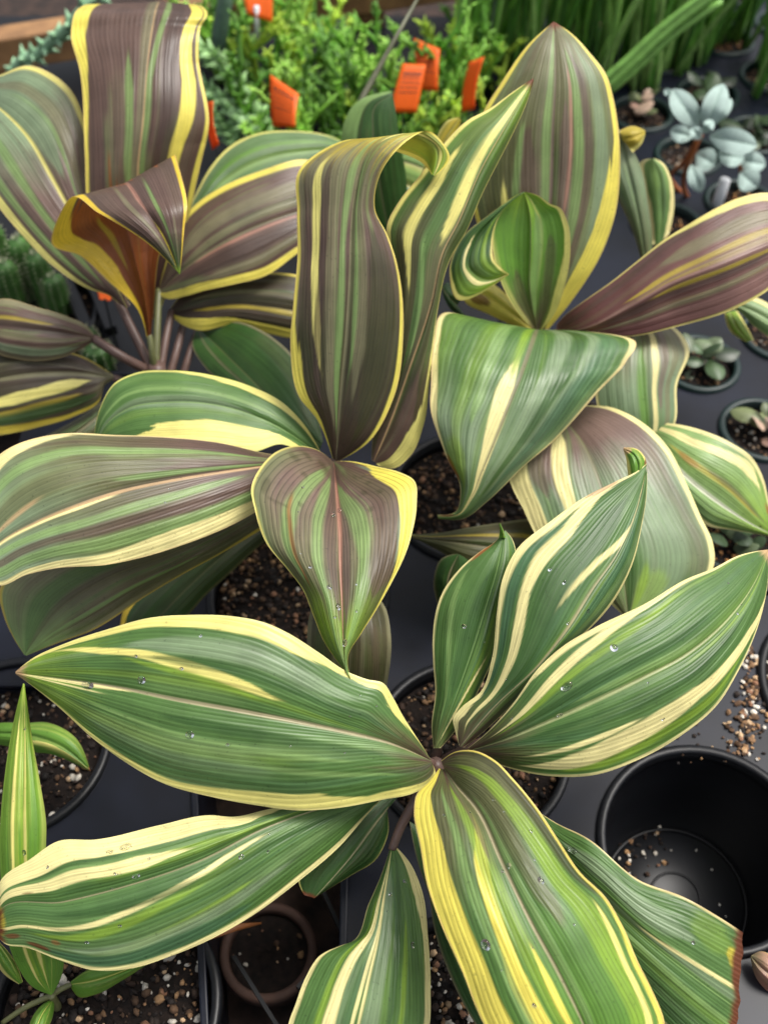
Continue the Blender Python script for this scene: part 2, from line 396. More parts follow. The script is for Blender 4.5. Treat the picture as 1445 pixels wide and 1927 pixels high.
def stalk(parent, pts, r0, r1, c='darkrib', name='leaf_stalk', seg=8):
    P = np.array([at(*p) for p in pts]); n = max(10, 6 * len(pts))
    d = np.concatenate([[0], np.cumsum(np.linalg.norm(np.diff(P, axis=0), axis=1) + 1e-6)]); d /= d[-1]
    S, _ = spline(P, n=n, prm=d)
    mb = MB(); mb.tube(S, np.linspace(r0, r1, n), seg, PC[c]); return mb.build(name, M_STALK, parent)
# ------------------------------------------------------------------ ground, trays, pots
DECK = -0.004
GZ = -0.16
gm = MB()
gm.add([(-60,-20,GZ),(60,-20,GZ),(60,120,GZ),(-60,120,GZ)], [(0,1,2,3)])
tag(gm.build('ground', M_GROUND, None, False), 'dark brown mulch ground under the nursery trays', kind='structure')
rnd = random.Random(4)
CHIP_COLS = [lin(c) for c in ((58,42,32),(88,66,48),(128,98,70),(166,130,92),(186,156,122),(44,35,30),(212,204,190),(36,30,27),(138,100,76))]
_g = (1 + 5 ** .5) / 2
ICO = [Vector(v).normalized() for v in ((-1,_g,0),(1,_g,0),(-1,-_g,0),(1,-_g,0),(0,-1,_g),(0,1,_g),(0,-1,-_g),(0,1,-_g),(_g,0,-1),(_g,0,1),(-_g,0,-1),(-_g,0,1))]
ICOF = [(0,11,5),(0,5,1),(0,1,7),(0,7,10),(0,10,11),(1,5,9),(5,11,4),(11,10,2),(10,7,6),(7,1,8),(3,9,4),(3,4,2),(3,2,6),(3,6,8),(3,8,9),(4,9,5),(2,4,11),(6,2,10),(8,6,7),(9,8,1)]
def chip(mb, p, r, c):
    sx, sy, sz = rnd.uniform(.7,1.35), rnd.uniform(.6,1.1), rnd.uniform(.5,.9)
    rot = Matrix.Rotation(rnd.uniform(0, 6.3), 3, 'Z') @ Matrix.Rotation(rnd.uniform(-.7, .7), 3, 'X')
    V = []
    for v in ICO:
        k = r * rnd.uniform(.72, 1.18); V.append(rot @ Vector((v.x*sx*k, v.y*sy*k, v.z*sz*k)) + Vector(p))
    mb.add(V, ICOF, c)
def chips_disc(name, cx, cy, z, r, n, cols, parent, smin=.0011, smax=.0036, wts=None):
    mb = MB()
    for _ in range(n):
        a = rnd.uniform(0, 6.283); q = r * math.sqrt(rnd.random())
        s = smin + (smax - smin) * rnd.random() ** 2.5
        c = rnd.choices(cols, wts)[0] * rnd.uniform(0.45, 1.0)
        chip(mb, (cx + q*math.cos(a), cy + q*math.sin(a), z + rnd.uniform(-.3, .8)*s), s, c)
    o = mb.build(name, M_CHIP, parent, True); o['kind'] = 'stuff'; return o
POTS = []
def pot(px, py, r, mat, label, group, depth=.125, soil=-.014, chips=420, cols=None, wts=None, name='plant_pot', rimz=0.0, world=None, seg=56, smax=.0040):
    c = at(px, py, rimz) if world is None else np.array(world)
    cx, cy = c[0], c[1]; POTS.append((cx, cy, r))
    t = empty(name, (cx, cy, rimz - depth), label, 'pot', group)
    rb = r * 0.80
    w = MB(); w.lathe(cx, cy, [(0.0005, rimz-depth), (rb, rimz-depth), (r-.006, rimz-.014), (r-.006, rimz-.004), (r-.0075, rimz-.004), (r-.0075, rimz-.014), (rb-.002, rimz-depth+.002), (0.0005, rimz-depth+.002)], seg)
    w.build('pot_wall', mat, t)
    k = MB(); k.lathe(cx, cy, [(r-.0075, rimz-.013), (r-.0075, rimz-.001), (r-.006, rimz+.0008), (r-.002, rimz+.0008), (r, rimz-.0008), (r+.0003, rimz-.012), (r-.004, rimz-.0135), (r-.0075, rimz-.013)], seg)
    k.build('pot_rim', mat, t)
    if soil is not None:
        zs = rimz + soil; rs = r - .0075 - .0002 * 0
        rs = (r - .0075) - (r - .0075 - rb) * max(0, (-soil - .014)) / (depth - .014) - .0004
        V = [(cx, cy, zs + .002)]; F = []; NR, NS = 9, 40
        for i in range(1, NR + 1):
            for k_ in range(NS):
                a = 2*math.pi*k_/NS; q = rs * i / NR
                V.append((cx + q*math.cos(a), cy + q*math.sin(a), zs + (rnd.uniform(-.0018, .0018) if i < NR else -.0015)))
        for k_ in range(NS): F.append((0, 1+k_, 1+(k_+1) % NS))
        for i in range(NR-1):
            for k_ in range(NS): F.append((1+i*NS+k_, 1+(i+1)*NS+k_, 1+(i+1)*NS+(k_+1)%NS, 1+i*NS+(k_+1)%NS))
        so = link('soil', mesh('soil', V, F), M_SOIL, t)
        chips_disc('soil_chips', cx, cy, zs + .0008, rs - .003, chips, cols or CHIP_COLS, so, wts=wts, smax=smax)
    return t, cx, cy
BG = 'large black plant pots in the trays'
WB = [5,5,3,2,1.5,5,.5,5,2]
WP = [5,4,2,1,1,6,4.5,6,1]
pot(885, 1405, .083, M_BLACK, 'large black pot under the green and cream striped plant', BG, chips=1000, wts=WB)
pot(561, 1115, .083, M_BLACK, 'large black pot under the heart-shaped hanging leaf', BG, chips=1000, wts=WB)
pot(890, 930, .083, M_BLACK, 'large black pot under the folded broad green leaf', BG, chips=1000, wts=WB)
pot(295, 888, .083, M_BLACK, 'large black pot under the dark purple plant', BG, chips=200, wts=WB)
pot(20, 1400, .083, M_BLACK, 'large black pot of dark soil with a bright green leaf tip over it', BG, chips=700, wts=WP)
pot(196, 1895, .083, M_BLACK, 'large black pot of perlite-flecked soil with a narrow leaved young plant', BG, chips=900, wts=WP, smax=.0048)
pot(872, 1935, .080, M_BLACK, 'large black pot of grey gritty soil below the long yellow-edged leaf', BG, chips=1000, wts=[1,1,1,1,1,2,5,3,1])
pot(1612, 1290, .083, M_BLACK, 'large black pot beside the spilled bark chips', BG, chips=200, wts=WB)
EP, ex, ey = pot(1330, 1590, .085, M_BLACK, 'empty black pot with a few crumbs of soil in its bottom', BG, depth=.122, soil=None, name='empty_pot')
cr = MB()
for _ in range(75):
    a = rnd.uniform(1.6, 3.6); q = .062 * rnd.uniform(.45, 1.0)
    chip(cr, (ex + q*math.cos(a), ey + q*math.sin(a), -.1195 + rnd.uniform(0,.002)), rnd.uniform(.0007, .0028), rnd.choices(CHIP_COLS, WP)[0])
for _ in range(16):
    a = rnd.uniform(0, 6.28); q = .064 * rnd.random() ** .5
    chip(cr, (ex + q*math.cos(a), ey + q*math.sin(a), -.1195), rnd.uniform(.0007, .0018), lin((200,195,185)))
tag(cr.build('soil_crumbs', M_CHIP, EP, False), kind='stuff')
# ribs moulded in the empty pot's base
rb = MB(); rb.lathe(ex, ey, [(.058,-.1195),(.0585,-.1175),(.060,-.1170),(.0615,-.1178),(.062,-.1195)], 56); rb.lathe(ex, ey, [(.020,-.1198),(.0205,-.1185),(.022,-.1185),(.0225,-.1198)], 32)
rb.build('base_ring', M_BLACK, EP)

def deck_mesh(name, poly, holes, mat, parent):
    """moulded sheet with a round opening for every pot"""
    n = len(poly); V = [(x, y, DECK) for x, y in poly] + [(x, y, DECK - .003) for x, y in poly]
    F = [tuple(range(n)), tuple(range(2*n - 1, n - 1, -1))] + [(k, k + n, (k + 1) % n + n, (k + 1) % n) for k in range(n)]
    o = link(name, mesh(name, V, F), mat, parent, False)
    cut = MB()
    for (x, y, r) in holes:
        N = 56; Vc = [(x + r*math.cos(2*math.pi*k/N), y + r*math.sin(2*math.pi*k/N), DECK + dz) for dz in (-.02, .02) for k in range(N)]
        cut.add(Vc, [tuple(range(N))[::-1], tuple(range(N, 2*N))] + [(k, (k+1) % N, N + (k+1) % N, N + k) for k in range(N)])
    co = cut.build('cutter', None, None, False)
    md = o.modifiers.new('holes', 'BOOLEAN'); md.operation = 'DIFFERENCE'; md.solver = 'EXACT'; md.object = co
    bpy.context.view_layer.update()
    me = bpy.data.meshes.new_from_object(o.evaluated_get(bpy.context.evaluated_depsgraph_get()))
    o.modifiers.clear(); o.data = me; bpy.data.objects.remove(co)
    return o
def rounded_bar(mb, x0, y0, x1, y1, z0, h, w):
    ang = math.atan2(y1-y0, x1-x0); L = math.hypot(x1-x0, y1-y0)
    mb.box((x0+x1)/2, (y0+y1)/2, z0 + h/2, L, w, h, ang)
def tray(label, poly, bars=(), pots=(), mat=M_TRAY, name='nursery_tray'):
    cx = sum(p[0] for p in poly)/len(poly); cy = sum(p[1] for p in poly)/len(poly)
    t = empty(name, (cx, cy, GZ), label, 'tray', 'black nursery trays')
    deck_mesh('deck', poly, [(x, y, r - .0008) for x, y, r in pots], mat, t)
    for b in bars:
        l = MB(); rounded_bar(l, b[0], b[1], b[2], b[3], GZ, DECK - GZ - .004, .003); l.build('skirt', mat, t, False)
        l = MB(); rounded_bar(l, b[0], b[1], b[2], b[3], DECK + .0005, .005, .006); o = l.build('edge_lip', mat, t, False)
        bv = o.modifiers.new('soft', 'BEVEL'); bv.width = .0015; bv.segments = 2
    return t
big = [p for p in POTS if p[2] > .07]
def inside(p, poly):
    c = False
    for k in range(len(poly)):
        (xa, ya), (xb, yb) = poly[k], poly[k-1]
        if (ya > p[1]) != (yb > p[1]) and p[0] < (xb - xa) * (p[1] - ya) / (yb - ya) + xa: c = not c
    return c
x0, x1, y0, y1 = -.03, .52, .08, .462
poly = [(x0, y0), (x1, y0), (x1, .555), (.245, .555), (.245, .835), (-.37, .835), (-.37, y1), (x0, y1)]
tray('wide black tray holding the striped ti plants and the empty pot', poly,
     [(x0,y0,x0,y1-.004),(-.37,y1,x0-.004,y1),(-.37,.835,.245,.835)], [p for p in big if inside(p, poly)])
poly = [(-.62, .05), (-.105, .05), (-.165, .456), (-.62, .456)]
tray('black tray corner under the young narrow leaved plants', poly, [(-.105,.05,-.165,.456)], [p for p in big if inside(p, poly)])
# dusty brown pot standing lower, in the gap between the trays
tb, *_ = pot(505, 1790, .040, M_BROWNPOT, 'small brown pot standing low in the gap between trays', None, depth=.05, soil=-.006, chips=12, rimz=-.105, name='brown_pot')
lf = MB(); a_, b_, c_ = at(395,1768,-.02), at(445,1745,-.03), at(492,1737,-.035)
lf.tube([a_, b_, c_], [.0004, .003, .0008], 6, lin((150,92,48)))
tag(lf.build('dry_leaf', M_STALK), 'curled dry brown leaf scrap in the gap between trays', 'leaf')
for q in range(3):
    s_ = MB(); p0 = at([600,560,440][q], [1660,1860,1800][q], -.05); p1 = at([650,680,540][q], [1770,1745,1960][q], -.05)
    rounded_bar(s_, p0[0], p0[1], p1[0], p1[1], -.055, .008, .003)
    tag(s_.build('tray_strut', M_BLACK, None, False), 'thin black plastic strut down in the gap between trays', 'strut', 'struts in the gap between trays')
# small green rimmed pots, right and back
SP = 'small dark green pots'
lat0 = np.array([.3387, .853]); va = np.array([.097, .046]); vb = np.array([-.047, .096])
small = []
for i in range(-4, 10):
    for j in range(-5, 11):
        p = lat0 + va * i + vb * j
        if p[1] < .60 or p[1] > 1.75 or p[0] < .17 or p[0] > .46 + .30 * (p[1] - .8) + .22: continue
        if any(math.hypot(p[0]-b[0], p[1]-b[1]) < b[2] + .052 for b in big): continue
        d = Vector((p[0], p[1], 0)) - Vector((0, 0, CAM_Z))
        q_ = np.array([p[0], p[1], -CAM_Z]); dz = q_[1]*sA - q_[2]*cA; ix = PW/2 + FP*q_[0]/dz; iy = PH/2 - FP*(q_[1]*cA + q_[2]*sA)/dz
        if not (1130 < ix < 1530 and -60 < iy < 1100): continue
        if p[0] < .30 + (0 if p[1] < .89 else -.098) or p[1] < .605: continue
        small.append(tuple(p))
ORN = [lin(c) for c in ((196,140,84),(170,112,62),(210,165,110),(120,80,50),(90,62,44),(60,44,34))]
for k, (x, y) in enumerate(small):
    pot(0, 0, .044, M_GREENPOT, ['small dark green pot of orange grit in the tray beside the maroon leaf', 'small dark green pot of brown bark mix in the tray beside the maroon leaf'][k % 3 > 0], SP, depth=.08, soil=-.010, chips=130, cols=ORN if k % 3 == 0 else CHIP_COLS, world=(x, y, 0), seg=36, smax=.003, name='small_pot')
tray('black tray of small green pots beside the maroon leaf', [(.155, .84), (.25, .84), (.25, .56), (1.1, .56), (1.1, 1.80), (.155, 1.80)], [(.155,.84,.155,1.80)], [(x, y, .044) for x, y in small])
DECK_B = -.02
DECK = DECK_B
tray('black tray of green succulents below the orange tags', [(-.95, .845), (.135, .845), (.135, 1.62), (-.95, 1.62)], [(.135,.845,.135,1.62)], [], M_BLACK)
DECK = -.004
# loose bark on the tray between pots
sp = MB()
for _ in range(190):
    t = rnd.random(); x = 1420 - 30*t*t + rnd.gauss(0, 14); y = 1225 + 190*t + rnd.gauss(0, 10)
    p = at(x, y, DECK); chip(sp, (p[0], p[1], DECK + .0015), rnd.uniform(.0010, .0036), rnd.choices(CHIP_COLS, [2,3,4,4,3,2,3,2,2])[0])
for _ in range(40):
    p = at(rnd.uniform(1250,1445), rnd.uniform(1360,1440), DECK); chip(sp, (p[0], p[1], DECK + .001), rnd.uniform(.0008, .002), rnd.choices(CHIP_COLS, WP)[0])
tag(sp.build('spilled_bark', M_CHIP, None, False), 'spilled bark and perlite crumbs lying on the tray beside the empty pot', 'potting mix', kind='stuff')
# wooden rail behind the trays
a_, b_ = at(-260, 100, .05), at(900, -75, .05)
ang = math.atan2(b_[1]-a_[1], b_[0]-a_[0]); Lr = math.hypot(b_[0]-a_[0], b_[1]-a_[1])
def rail(off, z0, h, w, name, label):
    t = empty(name, ((a_[0]+b_[0])/2 - off*math.sin(ang), (a_[1]+b_[1])/2 + off*math.cos(ang), GZ), label, 'rail', 'wooden edge rails')
    mb = MB(); mb.box(t.location.x, t.location.y, z0 + h/2, Lr * 2.2, w, h, ang); o = mb.build('board', M_WOOD, t, False)
    bv = o.modifiers.new('soft', 'BEVEL'); bv.width = .003; bv.segments = 2
    for q in (-.9, -.3, .3, .9):
        mb = MB(); mb.box(t.location.x + q*Lr*math.cos(ang), t.location.y + q*Lr*math.sin(ang) , (GZ + z0)/2, .05, w*.8, z0 - GZ - .001, ang); mb.build('post', M_WOOD, t, False)
rail(0, .004, .046, .04, 'wooden_rail', 'weathered wooden rail running behind the green succulents')
# ------------------------------------------------------------------ striped ti plants
def plant(px, py, label, soil_z=-0.004, name='ti_plant', group='striped ti plants in the tray'):
    p = at(px, py, soil_z)
    return empty(name, p, label, 'plant', group)

# ---- front plant: green, cream margins
A = plant(846, 1440, 'green and cream striped ti plant beside the empty black pot')
stalk(A, [(846,1440,-0.006),(835,1450,.05),(820,1440,.118)], .010, .006, 'darkrib', 'stem', 10)
leaf(A, [(812,1432,.135),(740,1400,.158),(654,1378,.172),(560,1358,.184),(480,1343,.190),(311,1312,.196),(225,1294,.195),(120,1278,.190),(30,1266,.182)],
  [(812,1432),(792,1400),(757,1345),(738,1310),(722,1286),(690,1278),(650,1262),(600,1228),(540,1190),(500,1172),(440,1160),(360,1157),(280,1163),(200,1185),(120,1212),(60,1240),(30,1264)],
  [(814,1438),(819,1455),(808,1476),(780,1492),(720,1505),(640,1520),(560,1525),(480,1515),(400,1500),(310,1475),(230,1430),(170,1385),(110,1330),(60,1290),(30,1268)],
  'G', dl=.006, dr=.012, bow=.006, drops=34, ml=[(0,.02),(.08,.10),(.16,.24),(.24,.08),(.3,.10),(.42,.20),(.55,.18),(.68,.13),(.85,.10),(1,.1)], mr=[(0,.12),(.1,.16),(.2,.09),(.3,.20),(.45,.14),(.6,.07),(1,.05)],
  stripes=[('pyellow',[(.4,-.22),(.5,-.30),(.65,-.44),(.8,-.62),(.92,-.9)],.055,.36,.97),('lime',[(.4,-.14),(.55,-.26),(.7,-.38),(.9,-.7)],.03,.4,.8),('cream',[(.7,.0),(1,.1)],.035,.70,1.0),('cream',[(.7,.14),(1,.2)],.02,.78,1.0),
   ('dgreen',[(0,-.3),(1,-.55)],.05,.05,.75),('dgreen',[(0,.25),(1,.2)],.05,.1,.7),('sage',[(0,-.55),(1,-.7)],.12,.2,.8),('lgreen',[(0,.6),(1,.5)],.02,.1,.8),('lgreen',[(0,.4),(1,.4)],.012,.2,.9)],
  base=[(0,'purple'),(.06,'olive'),(.16,'green'),(.8,'green'),(1,'lime')], mcol='pyellow', rib='rib', ribw=.020, edge='cream', tipcol='tan')
leaf(A, [(765,1475,.085),(690,1500,.105),(600,1522,.120),(500,1557,.128),(380,1618,.130),(242,1666,.130),(120,1697,.125),(0,1716,.115),(-6,1730,.11)],
  [(762,1470),(690,1488),(600,1503),(500,1524),(440,1537),(395,1534),(300,1553),(180,1580),(110,1583),(60,1615),(0,1661),(-6,1700)],
  [(766,1480),(712,1510),(692,1532),(640,1592),(560,1660),(480,1720),(400,1766),(320,1800),(250,1822),(180,1826),(110,1806),(50,1783),(10,1776),(-6,1760)],
  'G', dl=.010, dr=.010, bow=.006, drops=40, mcol='cream', ml=[(0,.02),(.25,.1),(.38,.45),(.55,.42),(.7,.36),(.85,.42),(1,.5)], mr=[(0,.1),(.15,.12),(.4,.06),(.75,.04),(1,.02)],
  stripes=[('dgreen',[(.5,-.78),(.95,-.52)],.07,.45,.97),('cream',[(.3,-.2),(.55,-.36),(.75,-.38),(1,-.32)],.12,.5,1.0),('lime',[(0,-.3),(.4,-.28),(.6,-.45)],.05,.2,.62),('cream',[(0,.02),(.45,.12),(.7,.32),(1,.6)],.030,.35,1.0),('lime',[(0,.1),(.5,.25),(.7,.45),(1,.75)],.05,.35,.95),('lime',[(.3,.5),(.7,.75),(1,.9)],.04,.4,.85),
   ('dgreen',[(0,.3),(1,.2)],.05,.1,.9),('dgreen',[(0,-.1),(1,-.15)],.05,.1,.9),('sage',[(0,.6),(1,.8)],.06,.3,.9),('teal',[(0,.8),(1,.9)],.08,.4,.95)],
  rib='rib', ribw=.012, edge=None, tipcol='brown', patches=[('brown',.955,.75,.018,.07,.8),('brown',.90,.88,.03,.05,.85),('rust',.86,.70,.012,.05,.6),('brown',.9,-.25,.012,.03,.6),('deepyellow',.985,.3,.02,.5,.5)])
leaf(A, [(775,1470,.055),(715,1540,.060),(655,1620,.055),(592,1690,.045)], [(765,1468),(670,1520),(590,1590),(562,1660),(572,1684)], [(778,1475),(733,1508),(730,1570),(705,1620),(665,1645),(620,1672),(592,1690)],
  'D', rib='rib', ribw=.03, edge=None, mr=.03, ml=.05, tipcol='brown')
leaf(A, [(738,1588,.090),(722,1690,.100),(712,1760,.100),(692,1850,.095),(672,1940,.085),(655,2040,.065)],
  [(736,1590),(716,1650),(694,1700),(662,1772),(645,1778),(600,1800),(575,1840),(556,1890),(543,1927),(540,1990),(600,2050)],
  [(742,1590),(770,1622),(795,1680),(805,1760),(810,1860),(806,1940),(770,2020),(700,2050)], 'G', dl=.008, dr=.012, drops=14, mcol='cream',
  ml=[(0,.1),(.3,.04),(.5,.07),(1,.06)], mr=[(0,.3),(.2,.26),(.35,.10),(.7,.08),(1,.1)],
  stripes=[('cream',[(0,-.2),(.3,-.32),(.6,-.42),(1,-.45)],.10,.02,1.0),('lime',[(0,-.4),(.4,-.55),(1,-.62)],.04,.15,1.0),('sage',[(0,.1),(1,.2)],.12,.1,1.0),('cream',[(0,-.02),(1,-.12)],.02,.0,1.0),('lime',[(0,.5),(1,.62)],.03,.3,1.0),('dgreen',[(0,.35),(1,.45)],.06,.0,.8)], rib='cream', ribw=.02, edge=None)
stalk(A, [(812,1450,.125),(782,1505,.11),(752,1560,.095),(737,1600,.090)], .0045, .0030, 'darkrib')
leaf(A, [(836,1448,.140),(860,1480,.158),(895,1520,.168),(945,1624,.176),(1000,1738,.172),(1049,1828,.162),(1097,1927,.146),(1140,2030,.12)],
  [(826,1446),(808,1470),(784,1495),(779,1525),(790,1590),(805,1670),(830,1740),(870,1830),(910,1927),(960,2000),(1140,2035)],
  [(830,1432),(855,1415),(890,1412),(930,1430),(965,1465),(1010,1520),(1050,1580),(1090,1640),(1140,1690),(1170,1740),(1200,1810),(1225,1860),(1250,1927),(1240,2000),(1140,2035)],
  'G', dl=.002, dr=.018, bow=.007, drops=40, vein=.8, mcol='yellow', ml=[(0,.3),(.1,.34),(.3,.34),(.6,.30),(1,.3)], mr=[(0,.03),(.25,.03),(.5,.03),(.65,.07),(1,.07)],
  base=[(0,'purple'),(.04,'olive'),(.2,'olive'),(.4,'green'),(1,'bgreen')], nstreak=12, streak_k=.7,
  stripes=[('dolive',[(0,.9),(.6,.95)],.10,.0,.55),('yellow',[(.15,-.1),(.35,-.30),(.6,-.44),(1,-.45)],.085,.16,1.0),('lgreen',[(0,-.42),(1,-.6)],.05,.05,1.0),('lime',[(0,-.2),(1,-.2)],.09,.03,1.0),('yellow',[(.5,-.12),(1,-.2)],.03,.55,1.0),('lime',[(0,.5),(.3,.66),(1,.75)],.13,.03,1.0),('olive',[(0,.25),(.5,.35)],.14,.05,.6),('pyellow',[(.4,.86),(1,.8)],.035,.48,1.0),('purple',[(0,-.16),(.4,-.12)],.025,.0,.36),('lgreen',[(0,.1),(1,.1)],.03,.1,1.0)],
  rib='rib', ribw=.018, edge='tan')
leaf(A, [(885,1412,.140),(945,1393,.165),(1030,1358,.185),(1118,1319,.198),(1210,1275,.205),(1291,1232,.208),(1370,1165,.208),(1420,1095,.205),(1444,1036,.20)],
  [(880,1408),(905,1388),(960,1330),(1015,1255),(1060,1215),(1120,1180),(1215,1135),(1290,1090),(1340,1070),(1390,1045),(1444,1034)],
  [(888,1418),(960,1446),(1040,1461),(1120,1458),(1200,1430),(1280,1385),(1350,1325),(1390,1260),(1425,1180),(1442,1110),(1446,1040)],
  'G', dl=.008, dr=.010, bow=.006, drops=26, mcol='cream', ml=[(0,.04),(.25,.05),(.3,.1),(.5,.08),(.8,.05),(1,.05)], mr=[(0,.04),(.3,.03),(.6,.03),(1,.03)],
  stripes=[('cream',[(.05,-.5),(.25,-.62),(.45,-.80),(.6,-.97)],.065,.05,.75),('lime',[(.05,-.38),(.25,-.48),(.5,-.66),(.7,-.85)],.05,.05,.8),('cream',[(.1,.85),(.35,.68),(.6,.62),(.8,.80),(.9,1)],.11,.12,.97),('cream',[(.1,.6),(.3,.5),(.5,.5)],.035,.12,.5),('lime',[(.2,.9),(.5,.82),(.7,.86)],.04,.2,.8),('lgreen',[(.3,-.12),(.8,-.1)],.035,.3,.75),('lgreen',[(0,.25),(1,.25)],.015,.2,.95),
   ('dgreen',[(0,.2),(1,.35)],.10,.1,.9),('dgreen',[(0,-.25),(1,-.3)],.06,.1,.8),('lime',[(.5,.1),(1,.2)],.02,.6,1.0)],
  base=[(0,'purple'),(.08,'olive'),(.2,'green'),(1,'green')], rib='prib', ribw=.024, edge=None, tipcol='tan')
leaf(A, [(866,1405,.140),(930,1330,.165),(1014,1252,.190),(1066,1187,.205),(1118,1105,.218),(1160,1045,.225),(1195,965,.233),(1214,890,.238)],
  [(864,1403),(856,1375),(852,1352),(866,1333),(905,1300),(925,1240),(935,1150),(945,1090),(975,1030),(1030,985),(1100,935),(1160,905),(1200,885),(1216,872)],
  [(872,1407),(920,1368),(980,1308),(1040,1238),(1100,1192),(1155,1130),(1190,1060),(1207,990),(1216,930),(1217,880)],
  'G', dl=.012, dr=.016, bow=.005, drops=20, mcol='cream', ml=[(0,.05),(.1,.35),(.2,.12),(.4,.07),(.7,.10),(.85,.08),(1,.1)], mr=[(0,.03),(.4,.10),(.6,.08),(1,.05)],
  stripes=[('teal',[(.1,-.8),(.5,-.85),(.7,-.9)],.07,.1,.8),('cream',[(.05,-.4),(.25,-.50),(.5,-.68),(.7,-.74),(.85,-.9)],.075,.05,.95),('cream',[(.5,-.25),(.7,-.16),(.85,.05),(1,.0)],.035,.48,1.0),('dgreen',[(0,-.1),(.5,-.38),(1,-.4)],.20,.15,.95),('teal',[(.3,.4),(1,.4)],.2,.4,.95),('sage',[(0,.1),(1,.1)],.03,.2,1.0)],
  base=[(0,'purple'),(.1,'olive'),(.25,'green'),(1,'green')], rib='rib', ribw=.020, edge=None, patches=[('tan',.86,-.97,.06,.06,.9)])
leaf(A, [(1197,898,.235),(1200,875,.242),(1192,856,.245),(1172,845,.243)], [(1183,908),(1180,885),(1177,862),(1172,846)], [(1215,884),(1215,866),(1200,846),(1173,842)], 'B', rib='lgreen', ml=.3, mr=.2, tipcol='pink', edge='tan', nstreak=8, label='curled back tip of the leaf', name='curled_leaf_tip', patches=[('brown',.1,.9,.2,.2,.9),('tan',.95,0,.2,1.2,.9)])
leaf(A, [(820,1408,.130),(850,1330,.150),(885,1235,.170),(915,1140,.190),(938,1060,.205),(948,1000,.212)],
  [(816,1408),(812,1370),(819,1300),(815,1250),(814,1200),(830,1120),(865,1070),(900,1040),(935,1015),(947,997)],
  [(828,1408),(862,1368),(905,1290),(935,1220),(948,1150),(960,1100),(971,1040),(962,1012),(950,998)],
  'G', dl=.012, dr=.010, mcol='cream', drops=4, ml=[(0,.05),(.3,.06),(.5,.03),(.8,.05),(1,.05)], mr=[(0,.04),(1,.03)], base=[(0,'olive'),(.2,'green'),(1,'green')],
  stripes=[('lgreen',[(.1,-.4),(.4,-.55),(.75,-.8)],.05,.1,.85),('dgreen',[(0,-.2),(1,-.1)],.25,.2,.9),('cream',[(0,.1),(.35,.55),(.6,.9)],.05,.02,.5),('sage',[(.5,.3),(1,.3)],.05,.5,1)], rib='lgreen', ribw=.012, edge=None, patches=[('rust',.88,-.93,.08,.09,.9)])
leaf(A, [(945,1012,.213),(944,998,.219),(940,985,.224)], [(938,1012),(940,998),(938,986)], [(952,1012),(947,998),(941,984)], 'B', nstreak=4, name='curled_leaf_tip', rib=None, tipcol='brown')
leaf(A, [(850,1150,.06),(842,1095,.09),(862,1044,.11)], [(824,1140),(816,1090),(830,1052),(862,1042)], [(870,1150),(880,1100),(885,1060),(866,1044)], 'D', ml=.08, edge=None, mcol='khaki')
leaf(A, [(930,1480,.100),(1055,1610,.115),(1130,1688,.118),(1215,1768,.117),(1300,1836,.108),(1392,1903,.09)],
  [(945,1476),(1042,1546),(1112,1582),(1200,1655),(1290,1690),(1401,1757)],
  [(920,1490),(1010,1680),(1110,1800),(1210,1890),(1285,1960),(1376,2020)], stations=True, torn=.010, kind='G', dl=.010, dr=.010, mcol='cream', ml=.025, mr=.04, drops=8,
  base=[(0,'dgreen'),(.3,'green'),(1,'green')], stripes=[('sage',[(0,-.1),(1,-.12)],.05,.3,1),('sage',[(0,-.5),(1,-.5)],.25,.3,.9),('lgreen',[(.4,.12),(1,.3)],.03,.4,1),('cream',[(.6,-.12),(1,-.25)],.02,.6,1)], rib='lgreen', ribw=.014, edge='tan', tipcol='brown', streak_k=.7, patches=[('lime',.9,-.7,.08,.25,.35),('deepyellow',.97,-.6,.02,.15,.5),('brown',.99,-.55,.02,.35,.95)])
leaf(A, [(795,1560,.060),(845,1700,.060),(915,1850,.050),(980,1990,.04)], [(770,1545),(785,1620),(808,1690),(815,1740),(840,1820),(872,1890),(930,1980)], [(820,1560),(900,1700),(980,1850),(985,1985)], 'D', ml=.06, mr=.05, mcol='khaki', edge=None)
leaf(A, [(1180,1850,.05),(1230,1900,.055),(1290,1960,.05)], [(1180,1845),(1240,1890),(1290,1955)], [(1180,1860),(1220,1930),(1285,1965)], 'B', base=[(0,'deepyellow'),(1,'deepyellow')], nstreak=6, label='old yellowed leaf near the base')
# base of the crown, leaf stalks folding together
for q in ([(905,1392,.142),(868,1412,.128),(830,1440,.105)], [(834,1385,.126),(824,1410,.116),(824,1445,.10)], [(925,1398,.146),(880,1418,.130),(832,1444,.10)], [(790,1420,.130),(806,1432,.122),(822,1448,.10)]): stalk(A, q, .0016, .0055, 'darkrib')

